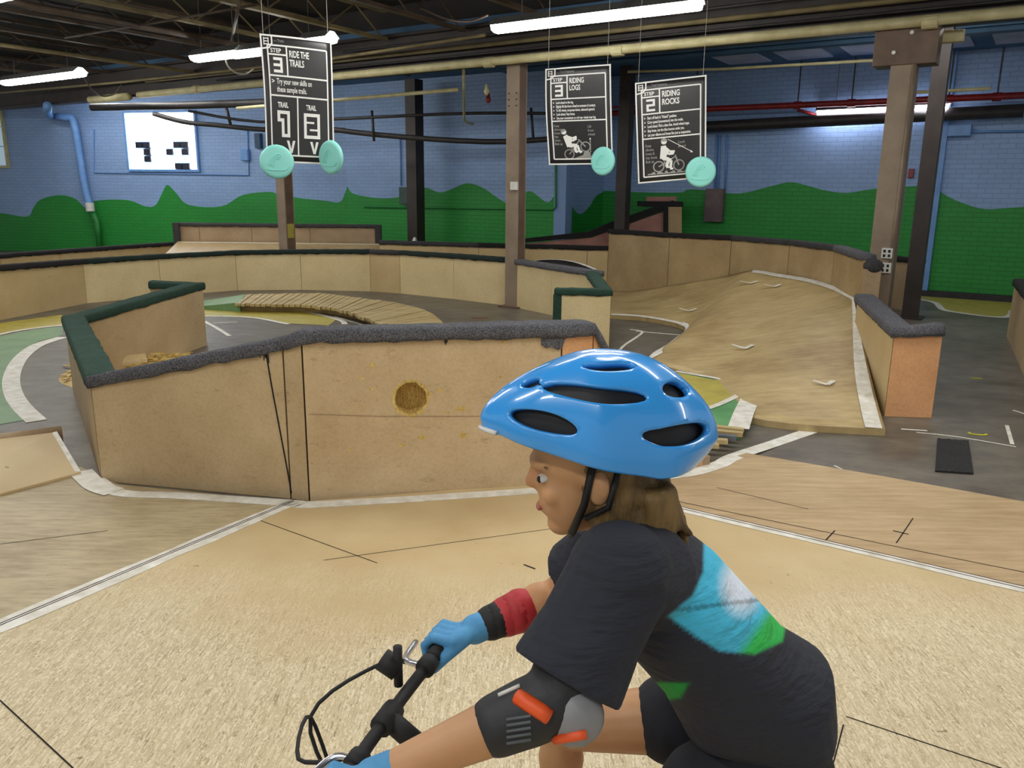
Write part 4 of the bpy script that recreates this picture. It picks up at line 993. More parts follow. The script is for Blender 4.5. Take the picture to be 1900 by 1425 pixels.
bm = BM(); ps_ = [G(372, 768, 0)]; bm.free()
# rag on the far barrier
c_ = W(768, 15.9, .66); bm = BM(); bmesh.ops.create_cone(bm, cap_ends=True, segments=10, radius1=.08, radius2=.02, depth=.13, matrix=Matrix.Translation((c_.x, c_.y, .655))); tag(obj('paper_cup', bm, m_white, None, True), 'crumpled white cup on the far barrier below the brown column', 'cup')

# ------------------------------------------------------------------ posters
class Sheet:
    def __init__(s, c4, bulge=.02, w=.61, h=.91):
        s.c = c4; s.w = w; s.h = h; s.bulge = bulge
        n = (c4[1]-c4[0]).cross(c4[3]-c4[0]).normalized()
        if n.dot(EYE-c4[0]) < 0: n = -n
        s.n = n
    def P(s, x, y, off=0):      # x in 0..w, y down 0..h
        u, v = x/s.w, y/s.h
        p = bl(s.c, u, v)
        k = s.bulge*(math.sin(PI*v)*.8+.35*math.sin(PI*u)*math.cos(2.5*v)+.3*math.sin(5*v+2*u))
        return p+s.n*(k+off)
def poster(c4, label, items, discs, bulge, tops):
    S = Sheet(c4, bulge); root = thing('hanging_poster', label, 'poster', bl(c4, .5, 1))
    bm = BM(); NU, NV = 10, 16
    gf = [[bm.verts.new(S.P(S.w*i/NU, S.h*j/NV, 0)) for j in range(NV+1)] for i in range(NU+1)]
    gb = [[bm.verts.new(S.P(S.w*i/NU, S.h*j/NV, -.003)) for j in range(NV+1)] for i in range(NU+1)]
    for i in range(NU):
        for j in range(NV):
            bm.faces.new((gf[i][j], gf[i+1][j], gf[i+1][j+1], gf[i][j+1])); bm.faces.new((gb[i][j], gb[i][j+1], gb[i+1][j+1], gb[i+1][j]))
    for i in range(NU):
        for j in (0, NV): bm.faces.new((gf[i][j], gf[i+1][j], gb[i+1][j], gb[i][j]))
    for j in range(NV):
        for i in (0, NU): bm.faces.new((gf[i][j], gf[i][j+1], gb[i][j+1], gb[i][j]))
    obj('sheet', bm, m_paper, root, True)
    rules = BM(); pict = BM(); letters = BM(); grey = BM(); off = .0025
    def seg(bm, x0, y0, x1, y1, w, o2=0):
        L = math.hypot(x1-x0, y1-y0); n = max(1, int(L/.05)); nx, ny = -(y1-y0)/L*w/2, (x1-x0)/L*w/2; prev = None
        for k in range(n+1):
            t_ = k/n; x = x0+(x1-x0)*t_; y = y0+(y1-y0)*t_
            cur = (bm.verts.new(S.P(x+nx, y+ny, off+o2)), bm.verts.new(S.P(x-nx, y-ny, off+o2)))
            if prev: bm.faces.new((prev[0], prev[1], cur[1], cur[0]))
            prev = cur
    def poly(bm, pts, o2=0): bm.faces.new([bm.verts.new(S.P(x, y, off+o2)) for x, y in pts])
    def ring(bm, x, y, r0, r1, n=24, o2=0):
        a = [bm.verts.new(S.P(x+math.cos(2*PI*k/n)*r0, y+math.sin(2*PI*k/n)*r0, off+o2)) for k in range(n)]
        b = [bm.verts.new(S.P(x+math.cos(2*PI*k/n)*r1, y+math.sin(2*PI*k/n)*r1, off+o2)) for k in range(n)]
        for k in range(n): bm.faces.new((a[k], a[(k+1) % n], b[(k+1) % n], b[k]))
    def text(bm, s, x, y, size, sx=.62, bold=.0):
        cu = bpy.data.curves.new('t', 'FONT'); cu.body = s; cu.size = size; cu.space_line = .9; cu.offset = bold; cu.resolution_u = 3
        ob = bpy.data.objects.new('t', cu); C.objects.link(ob); me = ev_mesh(ob)
        b2 = BM(); b2.from_mesh(me)
        for v in b2.verts:
            X, Y = v.co.x*sx, v.co.y; v.co = S.P(x+X, y-Y, off)
        obj('lettering', b2, m_pgry if bm is grey else m_pink, root)
        bpy.data.objects.remove(ob); bpy.data.curves.remove(cu); bpy.data.meshes.remove(me)
    w, h = S.w, S.h; e = .007
    for (x0, y0, x1, y1) in ((0, e, w, e), (0, h-e, w, h-e), (e, 0, e, h), (w-e, 0, w-e, h)): seg(rules, x0, y0, x1, y1, .013)
    ix0, iy0, ix1, iy1 = .055, .075, w-.05, h-.055
    for (x0, y0, x1, y1) in ((ix0, iy0, ix1, iy0), (ix0, iy1, ix1, iy1), (ix0, iy0, ix0, iy1), (ix1, iy0, ix1, iy1)): seg(rules, x0, y0, x1, y1, .012)
    # shield
    sh = [(0, .0), (.095, .0), (.095, .06), (.07, .095), (.0, .105)]
    poly(rules, [(.0, .105), (.095, .0), (.0, 0)][:0] or [(.088, 0), (.1, 0), (.1, .062), (.072, .1), (.0, .112), (.0, .1), (.066, .089), (.088, .058)])
    for yy in (.03, .05, .07): seg(rules, .03, yy, .066, yy, .007)
    seg(rules, .03, .022, .03, .078, .007); seg(rules, .066, .022, .066, .078, .007)
    # header block
    seg(rules, ix0+.155, iy0, ix0+.155, iy0+.215, .012); seg(rules, ix0, iy0+.065, ix0+.155, iy0+.065, .012); seg(rules, ix0, iy0+.215, ix1, iy0+.215, .012)
    text(letters, 'STEP', ix0+.022, iy0+.05, .042, 1.0, .001)
    items(seg, poly, ring, text, rules, letters, pict, grey, (ix0, iy0, ix1, iy1))
    obj('rules', rules, m_pink, root); obj('block_numeral', letters, m_pink, root)
    if len(pict.verts): obj('pictogram', pict, m_pink, root)
    else: pict.free()
    if len(grey.verts): obj('grey_print', grey, m_pgry, root)
    else: grey.free()
    bm = BM()
    for x, tz in ((.03, 4.1), (S.w-.03, 4.1)):
        p_ = S.P(x, .01); tube(bm, [p_, Vector((p_.x, p_.y, 3.74))], .002, 5)
    obj('hanging_wire', bm, m_wire, root)
    return S, root
def blockdig(seg, bm, ch, x, y, w, h, t):
    if ch == '3': L = [(0, 0, 1, 0), (0, .5, 1, .5), (0, 1, 1, 1), (1, 0, 1, 1)]
    if ch == '2': L = [(0, 0, 1, 0), (0, .5, 1, .5), (0, 1, 1, 1), (1, 0, 1, .5), (0, .5, 0, 1)]
    for a, b, c, d in L:
        x0, y0, x1, y1 = x+a*w, y+b*h, x+c*w, y+d*h
        if y0 == y1: x0 -= t/2 if a == 0 else 0; x1 += t/2
        seg(bm, x0, y0, x1, y1, t)
def items1(seg, poly, ring, text, R_, L_, Pc, Gr, bx):
    x0, y0, x1, y1 = bx
    text(Gr, '\u2014 Trails', .11, .05, .03, .8)
    blockdig(seg, L_, '3', x0+.05, y0+.095, .055, .088, .02)
    text(L_, 'RIDE THE', x0+.175, y0+.075, .068, .6, .0015); text(L_, 'TRAILS', x0+.175, y0+.14, .068, .6, .0015)
    seg(R_, x0, y0+.355, x1, y0+.355, .012); mx = (x0+x1)/2-.02; seg(R_, mx, y0+.355, mx, y1, .012)
    text(L_, '>', x0+.015, y0+.272, .05, .9, .001); text(L_, 'Try your new skills on', x0+.058, y0+.272, .056, .60, .0008); text(L_, 'these sample trails.', x0+.058, y0+.328, .056, .60, .0008)
    text(L_, 'TRAIL', x0+.06, y0+.437, .052, .66, .0015); text(L_, 'TRAIL', mx+.075, y0+.442, .052, .66, .0015)
    # block 1
    t_ = .024; bx_ = x0+.065; by = y0+.472
    for q in ((0, 0, .085, 0), (0, 0, 0, .055), (0, .055, .035, .055), (.085, 0, .085, .165), (.035, .055, .035, .165), (.035, .165, .085, .165)):
        a, b, c, d = q; seg(L_, bx_+a-(t_/2 if b == d else 0), by+b, bx_+c+(t_/2 if b == d else 0), by+d, t_)
    bx_ = mx+.065; by = y0+.478
    for q in ((0, 0, .12, 0), (.12, 0, .12, .16), (0, 0, 0, .16), (0, .16, .12, .16)):
        a, b, c, d = q; seg(L_, bx_+a-(t_/2 if b == d else 0), by+b, bx_+c+(t_/2 if b == d else 0), by+d, t_)
    seg(L_, bx_, by+.055, bx_+.08, by+.055, .014); seg(L_, bx_+.04, by+.108, bx_+.12, by+.108, .014)
    for cx in (x0+.13, mx+.105):
        by = y0+.672; poly(L_, [(cx, by), (cx+.022, by), (cx+.038, by+.06), (cx+.054, by), (cx+.076, by), (cx+.048, by+.09), (cx+.028, by+.09)])
def rider_pic(seg, poly, ring, Pc, Gr, cx, cy, s, tilt):
    ct, st = math.cos(tilt), math.sin(tilt)
    def X(x, y): return (cx+(x*ct+y*st)*s, cy+(-x*st+y*ct)*s)
    w1 = X(-.115, 0); w2 = X(.115, 0)
    for q in (w1, w2): ring(Gr, q[0], q[1], .052*s, .066*s)
    def sg(bm, a, b, w): p = X(*a); q = X(*b); seg(bm, p[0], p[1], q[0], q[1], w*s, .002 if bm is Pc else 0)
    sg(Gr, (-.115, 0), (-.05, -.03), .014); sg(Gr, (-.05, -.03), (.07, -.1), .014); sg(Gr, (.115, 0), (.075, -.12), .016); sg(Gr, (-.07, -.085), (-.02, -.08), .014); sg(Gr, (-.06, -.08), (-.03, -.0), .012)
    poly(Pc, [X(-.085, -.235), (X(-.03, -.24)), X(-.015, -.2), X(-.02, -.12), X(-.04, -.085), X(-.1, -.09)], .0006)
    sg(Pc, (-.045, -.22), (.01, -.165), .032); sg(Pc, (.01, -.165), (.07, -.16), .028); sg(Pc, (-.05, -.2), (0, -.135), .028); sg(Pc, (0, -.135), (.06, -.14), .024)
    sg(Pc, (-.07, -.1), (.0, -.075), .045); sg(Pc, (.0, -.075), (-.025, .01), .034); sg(Pc, (-.03, .012), (.005, .012), .024); sg(Pc, (-.06, -.095), (.03, -.06), .04); sg(Pc, (.03, -.06), (.02, .03), .03); sg(Pc, (.015, .035), (.05, .035), .024)
    h = X(-.05, -.285); ring(Pc, h[0], h[1], .0005, .033*s, 18); ring(Gr, h[0], h[1], .0, .0, 3) if False else None
    p = [X(-.05+.036*math.cos(a), -.288+.036*math.sin(a)) for a in [PI+PI*k/10 for k in range(11)]]+[X(.0, -.285)]
    poly(Gr, p, .0009)
def items2(seg, poly, ring, text, R_, L_, Pc, Gr, bx):
    x0, y0, x1, y1 = bx
    text(Gr, '\u2014 Trail Features', .11, .05, .03, .8)
    blockdig(seg, L_, '3', x0+.05, y0+.095, .055, .088, .02)
    text(L_, 'RIDING', x0+.175, y0+.075, .068, .6, .0015); text(L_, 'LOGS', x0+.175, y0+.14, .068, .6, .0015)
    seg(R_, x0, y0+.42, x1, y0+.42, .012)
    for k, s in enumerate(['Look ahead at the log.', 'Slightly lift the front wheel at moment of contact.', 'To lift wheel, compress down, rebound upward.', 'Look ahead. Stay loose.', 'Use your momentum to roll rear wheel over log.']):
        yy = y0+.26+k*.036; text(L_, '>', x0+.015, yy, .03, .9, .001); text(L_, s, x0+.045, yy, .033, .555, .001)
    for k, s in enumerate(['Keep', 'elbows,', 'knees &', 'hips', 'loose.', 'Butt up']): text(Gr, s, x0+.015, y0+.475+k*.034, .034, .72, .0005)
    for k, s in enumerate(['Lift', 'front', 'wheel']): text(Gr, s, x0+.33, y0+.49+k*.036, .034, .8, .0005)
    rider_pic(seg, poly, ring, Pc, Gr, x0+.225, y0+.70, .74, .42)
    for k in range(8): seg(L_, x0+.345, y0+.60+k*.016, x0+.353, y0+.60+k*.016, .006)
    poly(L_, [(x0+.349, y0+.582), (x0+.341, y0+.596), (x0+.357, y0+.596)])
    ring(Gr, x0+.315, y0+.74, .0005, .035, 18); poly(Gr, [(x0+.19, y0+.775), (x0+.30, y0+.735), (x0+.42, y0+.775)])
def items3(seg, poly, ring, text, R_, L_, Pc, Gr, bx):
    x0, y0, x1, y1 = bx
    text(Gr, '\u2014 Trail Features', .11, .05, .03, .8)
    blockdig(seg, L_, '2', x0+.05, y0+.095, .055, .088, .02)
    text(L_, 'RIDING', x0+.175, y0+.075, .072, .64, .002); text(L_, 'ROCKS', x0+.175, y0+.145, .072, .64, .002)
    seg(R_, x0, y0+.435, x1, y0+.435, .012)
    for k, s in enumerate(['Start off back in "Attack" position.', 'Carry speed (momentum) into the rocks.', 'Look ahead. Pick a clean line. Avoid wheel traps.', 'Stay loose. Let the bike bounce under you.', 'Let your elbows and knees flex just as suspension.']):
        yy = y0+.262+k*.038; text(L_, '>', x0+.015, yy, .03, .9, .001); text(L_, s, x0+.045, yy, .034, .545, .001)
    for k, s in enumerate(['Keep', 'elbows,', 'knees &', 'hips loose.', 'Butt up']): text(Gr, s, x0+.02, y0+.51+k*.036, .035, .72, .0005)
    for k, s in enumerate(['Look', 'ahead']): text(Gr, s, x0+.31, y0+.50+k*.036, .036, .8, .0005)
    rider_pic(seg, poly, ring, Pc, Gr, x0+.225, y0+.695, .78, 0)
    seg(L_, x0+.22, y0+.455, x0+.43, y0+.585, .005); poly(L_, [(x0+.44, y0+.592), (x0+.425, y0+.570), (x0+.415, y0+.59)])
    pts = [(x0+.03, y0+.765)]
    for k in range(22): pts.append((x0+.04+k*.018, y0+.748+.012*math.sin(k*1.9)+.005*math.cos(k*3.1)))
    pts.append((x0+.44, y0+.765)); poly(Gr, pts)
def disc(cpx, D, rad, tilt, label, n):
    c = V(cpx[0], cpx[1], D); n = n.normalized()
    ax = UP.cross(n).normalized(); az = n.cross(ax)
    root = thing('flying_disc', label, 'flying disc', c-UP*rad)
    bm = BM(); K = 40; prof = [(0, .016), (.55, .016), (.80, .014), (.9, .012), (.97, .004), (1, -.006), (.985, -.014), (.93, -.012), (.9, -.0), (.5, .008), (0, .008)]
    rings = []
    for (r_, h_) in prof:
        if r_ == 0: rings.append([bm.verts.new(c+n*h_)])
        else: rings.append([bm.verts.new(c+(ax*math.cos(2*PI*k/K)+az*math.sin(2*PI*k/K))*rad*r_+n*h_) for k in range(K)])
    for a, b in zip(rings, rings[1:]):
        for k in range(K):
            if len(a) == 1: bm.faces.new((a[0], b[k], b[(k+1) % K]))
            elif len(b) == 1: bm.faces.new((a[k], b[0], a[(k+1) % K]))
            else: bm.faces.new((a[k], b[k], b[(k+1) % K], a[(k+1) % K]))
    obj('disc_body', bm, m_teal, root, True)
    bm = BM()
    def q(x, y): return c+ax*x*rad+az*y*rad+n*.017
    tube(bm, smooth_curve([q(-.6, -.45), q(-.3, -.5), q(.3, -.5), q(.55, -.42), q(.62, -.3)], 4), .0035, 6)
    for sc in (.35, .6, .85):
        tube(bm, smooth_curve([q(-.55*sc-.05, -.35+.1*sc), q(-.35*sc, .15*sc+.05), q(0, .5*sc), q(.25*sc, .45*sc), q(.3*sc, .3*sc)], 4), .003, 6)
    obj('embossed_mark', bm, m_teal, root, True)
def cz(px, py, D): return V(px, py, D)
P1 = [cz(481, 62, 5.9), cz(614, 78, 6.15), cz(620, 306, 6.1), cz(495, 300, 5.85)]
S1, r1 = poster(P1, 'black hanging poster reading ride the trails, leftmost of three', items1, None, .03, None)
P2 = [cz(1012, 128, 7.8), cz(1134, 119, 7.58), cz(1138, 305, 7.58), cz(1018, 306, 7.8)]
S2, r2 = poster(P2, 'black hanging poster about riding logs, middle of three', items2, None, .03, None)
P3 = [cz(1178, 154, 7.5), cz(1311, 139, 7.38), cz(1310, 330, 7.38), cz(1184, 341, 7.5)]
S3, r3 = poster(P3, 'black hanging poster about riding rocks, rightmost of three', items3, None, .025, None)
disc((514, 300), 5.76, .115, 0, 'teal flying disc on the lower left corner of the trail poster', S1.n+Vector((-.2, 0, 0)))
disc((613, 292), 5.96, .118, 0, 'teal flying disc on the lower right corner of the trail poster', S1.n+Vector((-1.1, 0, -.1)))
disc((1118, 299), 7.5, .125, 0, 'teal flying disc on the riding logs poster corner', S2.n+Vector((-.4, 0, 0)))
disc((1300, 319), 7.26, .13, 0, 'teal flying disc on the riding rocks poster corner', S3.n)

exec_rider = True
# ------------------------------------------------------------------ rider
def ell(bm, c, r, rot=None, seg=20):
    m = Matrix.Translation(c) @ (rot.to_4x4() if rot else Matrix()) @ Matrix.Diagonal((r[0], r[1], r[2], 1))
    bmesh.ops.create_uvsphere(bm, u_segments=seg, v_segments=seg//2+2, radius=1, matrix=m)
def capsule(bm, pts, rs_):
    pts = [Vector(p) for p in pts]
    tube(bm, pts, rs_, 16)
    for p, r_ in zip(pts, rs_): bmesh.ops.create_uvsphere(bm, u_segments=16, v_segments=10, radius=r_*1.0, matrix=Matrix.Translation(p))
def loft(bm, rings, n=28):
    R_ = []
    for c, ax, ay, rx, ry in rings: R_.append([bm.verts.new(c+ax*rx*math.cos(2*PI*k/n)+ay*ry*math.sin(2*PI*k/n)) for k in range(n)])
    for a, b in zip(R_, R_[1:]):
        for k in range(n): bm.faces.new((a[k], a[(k+1) % n], b[(k+1) % n], b[k]))
    bm.faces.new(R_[0][::-1]); bm.faces.new(R_[-1])
def blob(name, bm, m, parent, vox=.006, sm=4, fac=.5):
    bmesh.ops.recalc_face_normals(bm, faces=bm.faces)
    o = obj(name, bm, m, parent, True)
    md = o.modifiers.new('r', 'REMESH'); md.mode = 'VOXEL'; md.voxel_size = vox; md.use_smooth_shade = True
    s_ = o.modifiers.new('s', 'SMOOTH'); s_.iterations = sm; s_.factor = fac
    bake(o); o.data.polygons.foreach_set('use_smooth', [True]*len(o.data.polygons)); return o
if exec_rider:
    LAT = Vector((.06, 1, 0)).normalized(); FW = Vector((-1, .06, 0)).normalized()   # rider faces -x
    hips = V(1425, 1345, 1.27); chest = V(1235, 1120, 1.22); neck = V(1150, 990, 1.215); head = V(1085, 880, 1.21)
    print('rider', hips, chest, neck, head)
    shN = V(1150, 1065, 1.07); elN = V(1030, 1300, .99); haN = V(650, 1462, .955)
    shF = V(1120, 1020, 1.35); elF = V(1035, 1105, 1.43); haF = V(850, 1180, 1.35)
    haN.z = haN.z; wrN = haN+(elN-haN).normalized()*.075; wrF = haF+(elF-haF).normalized()*.075
    gz = .021
    person = thing('person', 'young rider in a blue helmet and black shirt gripping handlebars', 'person', (hips.x, hips.y, gz))
    # legs
    hipN = hips+LAT*-.075+UP*-.03; hipF = hips+LAT*.075+UP*-.03
    pedN = Vector((hips.x-.18, hips.y-.11, .27)); pedF = Vector((hips.x-.42, hips.y+.13, .27))
    knN = Vector((hips.x-.29, hips.y-.12, .56)); knF = Vector((hips.x-.36, hips.y+.12, .58))
    bm = BM()
    loft(bm, [(hips+UP*-.04, FW, LAT, .06, .10), (hips, FW, LAT, .09, .13), (chest.lerp(hips, .5), (UP*.5+FW*.5).normalized(), LAT, .085, .115), (chest, (UP*.6+FW*-.5).normalized(), LAT, .085, .125), (neck.lerp(chest, .35), (UP*.5+FW*-.6).normalized(), LAT, .06, .12), (neck, FW, LAT, .04, .05)])
    for s_, e_, w_, hh in ((shN, elN, wrN, haN), (shF, elF, wrF, haF)):
        capsule(bm, [neck.lerp(s_, .5), s_, s_.lerp(e_, .5), e_, e_.lerp(w_, .3), w_, w_.lerp(hh, .5)], [.045, .045, .040, .036, .040, .027, .024])
    capsule(bm, [neck+(chest-neck)*.15, neck, neck.lerp(head, .5)], [.055, .043, .04])
    for h_, k_, p_ in ((hipN, knN, pedN), (hipF, knF, pedF)):
        an = p_+Vector((.06, 0, .07)); capsule(bm, [h_, h_.lerp(k_, .5), k_, k_.lerp(an, .3), an, an+Vector((-.1, 0, -.05))], [.08, .065, .048, .046, .03, .026])
    # head: skull, jaw, nose, lips, brow, ears (facing FW)
    HF = (FW+UP*-.16).normalized(); HL = LAT; HU = HF.cross(HL)*-1
    if HU.z < 0: HU = -HU
    def H(f, l, u): return head+HF*f+HL*l+HU*u
    rot = Matrix((HF, HL, HU)).transposed()
    ell(bm, H(-.012, 0, .045), (.088, .070, .085), rot); ell(bm, H(.022, 0, -.02), (.056, .055, .072), rot); ell(bm, H(.045, 0, -.075), (.026, .03, .02), rot, 14)
    ell(bm, H(.078, 0, .0), (.02, .011, .013), rot, 12); capsule(bm, [H(.072, 0, .03), H(.084, 0, .004)], [.008, .010]); ell(bm, H(.055, 0, .036), (.03, .05, .014), rot, 14)
    ell(bm, H(.067, 0, -.038), (.014, .022, .008), rot, 12); ell(bm, H(.065, 0, -.05), (.013, .02, .008), rot, 12)
    for sg in (-1, 1):
        ell(bm, H(-.018, sg*.069, .0), (.019, .008, .030), rot, 16); ell(bm, H(-.026, sg*.074, .006), (.012, .007, .024), rot, 12)
        ell(bm, H(.05, sg*.034, -.015), (.02, .018, .02), rot, 12)
    body = blob('body', bm, m_skin, person, .005, 3)
    for sg in (-1, 1):
        bm = BM(); ell(bm, H(.0635, sg*.028, .012), (.010, .012, .007), rot, 14); obj('eye', bm, m_eye, person, True)
        bm = BM(); ell(bm, H(.0690, sg*.0315, .012), (.0050, .0075, .0055), rot, 10); obj('iris', bm, m_blk, person, True)
    bm = BM(); ell(bm, H(.078, 0, -.043), (.006, .017, .006), rot, 12); obj('lips', bm, m_lip, person, True)
    bm = BM()
    for sg in (-1, 1): capsule(bm, [H(.072, sg*.014, .036), H(.068, sg*.032, .040), H(.055, sg*.048, .034)], [.003, .0035, .002])
    obj('eyebrows', bm, m_hair, person, True)
    # hair
    bm = BM(); ell(bm, H(-.035, 0, .03), (.075, .077, .085), rot); ell(bm, H(-.06, 0, -.03), (.055, .064, .07), rot); ell(bm, H(-.075, -.01, -.075), (.06, .058, .055), rot); ell(bm, H(-.03, -.045, -.055), (.035, .022, .035), rot)
    random.seed(11)
    for k in range(46):
        l_ = random.uniform(-.062, .062); f_ = random.uniform(-.125, -.02); p0 = H(f_, l_, -.03); capsule(bm, [p0, p0-HU*.05+HF*random.uniform(-.025, .01)*1, p0-HU*random.uniform(.07, .11)+HF*random.uniform(-.04, .02)], [.014, .010, .004])
    blob('hair', bm, m_hair, person, .005, 1)
    # helmet
    hel = bpy.data.objects.new('helmet', None)
    HC = V(1112, 768, 1.205); KF = (FW+UP*-.05).normalized(); KU = KF.cross(LAT)
    if KU.z < 0: KU = -KU
    NU, NV = 160, 60; vents = []
    # vents given in (azimuth from front, elevation): near side and far side mirrored
    for az, el, ra, re in ((58, 16, 20, 8), (84, 42, 36, 5.5), (134, 20, 24, 6), (100, 64, 30, 4.5), (34, 42, 10, 5), (150, 44, 16, 5)):
        vents.append((az, el, ra, re)); vents.append((-az, el, ra, re))
    vents.append((0, 45, 9, 14))
    def hp(az, el, k=1.0):
        a_ = math.radians(az); e_ = math.radians(el)
        ca, sa = math.cos(a_), math.sin(a_)
        fr_ = max(0, ca)**2; e0 = max(0, e_)
        ce = math.cos(e_); x = .176*ca*ce**(.95+.45*fr_); y = .108*sa*ce**.85; z = .100*(math.sin(e0)**(1+.25*fr_) if e_ > 0 else math.sin(e_))
        if ca > 0: y *= 1-.25*ca**2; x *= 1+.05*fr_
        else: x *= 1+.07*abs(ca)**3*math.exp(-((el-26)/22)**2)-.15*abs(ca)*max(0, (10-el)/24)
        drop = -.058*min(1, max(0, .62-ca*.75))*max(0, math.cos(e0))**3
        ridge = .004*math.cos(a_*8)*math.cos(e_)
        return HC+KF*(x*k)+LAT*(-(y+ridge*sa)*k)+KU*(z*k+drop)
    bm = BM(); vg = {}; ae = {}
    for i in range(NU):
        for j in range(NV+1):
            el = -10+ (90+10)*j/NV
            if j == NV: continue
            vg[i, j] = bm.verts.new(hp(i*360/NU, el)); ae[vg[i, j]] = (i*360/NU, el)
    top = bm.verts.new(hp(0, 90))
    for i in range(NU):
        for j in range(NV):
            az = (i+.5)*360/NU; el = -10+100*(j+.5)/NV; azs = az if az <= 180 else az-360
            if any(((azs-va)/ra_)**2+((el-ve)/re_)**2 < 1 for va, ve, ra_, re_ in vents): continue
            i2 = (i+1) % NU
            if j == NV-1: bm.faces.new((vg[i, j], vg[i2, j], top))
            else: bm.faces.new((vg[i, j], vg[i2, j], vg[i2, j+1], vg[i, j+1]))
    loose = [v for v in bm.verts if not v.link_faces]; bmesh.ops.delete(bm, geom=loose, context='VERTS')
    for v in bm.verts:
        if v.is_boundary and v in ae:
            az, el = ae[v]
            if el < -9: continue
            best = None
            for va, ve, ra_, re_ in vents:
                d_az = (az-va+180) % 360-180; q_ = math.sqrt((d_az/ra_)**2+((el-ve)/re_)**2)
                if best is None or abs(q_-1) < abs(best[0]-1): best = (q_, va+d_az/q_, ve+(el-ve)/q_)
            v.co = hp(best[1], best[2])
    ho = obj('helmet', bm, m_helm, person, True)
    md = ho.modifiers.new('s', 'SOLIDIFY'); md.thickness = .012; md.offset = -1
    pass
    bm = BM(); 
    vv = {}
    for i in range(36):
        for j in range(12): vv[i, j] = bm.verts.new(hp(i*10, -8+98*j/12, .89))
    tp = bm.verts.new(hp(0, 90, .89))
    for i in range(36):
        for j in range(12):
            i2 = (i+1) % 36
            if j == 11: bm.faces.new((vv[i, j], vv[i2, j], tp))
            else: bm.faces.new((vv[i, j], vv[i2, j], vv[i2, j+1], vv[i, j+1]))
    obj('helmet_liner', bm, m_blk, ho, True)
    bm = BM()   # white visor edge
    tube(bm, [hp(a_, -8)+KF*.004 for a_ in (8, 14, 20, 26, 32)], .004, 6); obj('visor_trim', bm, m_white, ho, True)
    bm = BM()   # rear dark fit band + pad under the rim
    ell(bm, H(-.045, 0, .045), (.09, .080, .045), rot); blob('helmet_padding', bm, m_blk, ho, .006, 2)
    for sg in (-1, 1):
        bm = BM(); capsule(bm, [H(-.02, sg*.078, .055), H(.005, sg*.075, -.02), H(.03, sg*.045, -.075), H(.035, 0, -.098)], [.006]*4)
        capsule(bm, [H(-.06, sg*.074, .05), H(-.03, sg*.074, -.03), H(.005, sg*.068, -.045)], [.005]*3); obj('helmet_strap', bm, m_blk, ho, True)
    # shirt
    bm = BM()
    fx = (UP*.72+FW*.5).normalized(); nb_ = (UP*.8-FW*.35).normalized()
    up1 = (UP*.75-FW*.65).normalized()
    loft(bm, [(hips+UP*.0+FW*-.035, (FW*.75+UP*-.5).normalized(), LAT, .085, .145), (hips+UP*.055+FW*-.0, (FW*.7+UP*-.6).normalized(), LAT, .122, .158), (hips.lerp(chest, .35)+up1*.006, (FW*.65+UP*-.7).normalized(), LAT, .124, .155), (hips.lerp(chest, .7)+up1*.015, (FW*.65+UP*-.7).normalized(), LAT, .108, .155), (chest+up1*.012, (FW*.7+UP*-.7).normalized(), LAT, .105, .152), (chest.lerp(neck, .5)+up1*.004, (FW*.7+UP*-.7).normalized(), LAT, .088, .14), (neck+(chest-neck)*.22, (FW*.8+UP*-.5).normalized(), LAT, .064, .085), (neck+(chest-neck)*.02, FW, LAT, .052, .056)])
    for s_, e_ in ((shN, elN), (shF, elF)):
        q_ = s_.lerp(e_, .84 if s_ is shN else .5)
        m_ = s_.lerp(q_, .6)
        capsule(bm, [chest.lerp(s_, .55)+UP*.02, s_, m_], [.085, .078, .076] if s_ is shN else [.072, .068, .068])
        tube(bm, [m_, q_], [.077, .084] if s_ is shN else [.068, .072], 20)
    # cut the sleeve ends flat by leaving the loft rims
    shirt = blob('shirt', bm, m_shirt, person, .005, 5)
    me = shirt.data; ca_ = me.color_attributes.new('print', 'FLOAT_COLOR', 'POINT')
    base_c = Vector(lin((38, 41, 52))[:3])
    def inpoly(x, y, P_):
        s_ = False; j = len(P_)-1
        for i in range(len(P_)):
            if (P_[i][1] > y) != (P_[j][1] > y) and x < (P_[j][0]-P_[i][0])*(y-P_[i][1])/(P_[j][1]-P_[i][1])+P_[i][0]: s_ = not s_
            j = i
        return s_
    def edist(x, y, P_):
        b_ = 1e9
        for i in range(len(P_)):
            a_ = Vector(P_[i]); c_ = Vector(P_[(i+1) % len(P_)]); p_ = Vector((x, y)); t_ = max(0, min(1, (p_-a_).dot(c_-a_)/(c_-a_).length_squared)); b_ = min(b_, (p_-(a_+(c_-a_)*t_)).length)
        return b_
    pp = [(1306, 1000), (1350, 1012), (1400, 1050), (1440, 1100), (1460, 1150), (1452, 1190), (1400, 1214), (1335, 1208), (1290, 1180), (1240, 1143), (1285, 1105), (1305, 1060)]
    gp = [(1180, 1275), (1225, 1266), (1278, 1268), (1262, 1295), (1215, 1303)]
    back_n = None
    cols = []
    for v in me.vertices:
        x, y = proj(v.co); c_ = base_c.copy(); facing = v.normal.dot(EYE-v.co) > -.02
        if facing and 1220 < x < 1480 and 980 < y < 1230:
            d_ = edist(x, y, pp)*(1 if inpoly(x, y, pp) else -1); k_ = max(0, min(1, (d_+3)/6))
            if k_ > 0:
                cy = Vector(lin((70, 190, 226))[:3]); wh = Vector(lin((226, 236, 250))[:3]); gr = Vector(lin((44, 186, 80))[:3])
                w_ = max(0, 1-math.hypot((x-1375)/48, (y-1085)/70)); pc_ = cy.lerp(wh, min(1, w_*1.8))
                g_ = max(0, min(1, ((x-1395)+(y-1160)*.7)/26)); pc_ = pc_.lerp(gr, g_)
                if abs(y-1120-(x-1350)*-.12) < 4: pc_ = pc_*.55
                c_ = c_.lerp(pc_, k_)
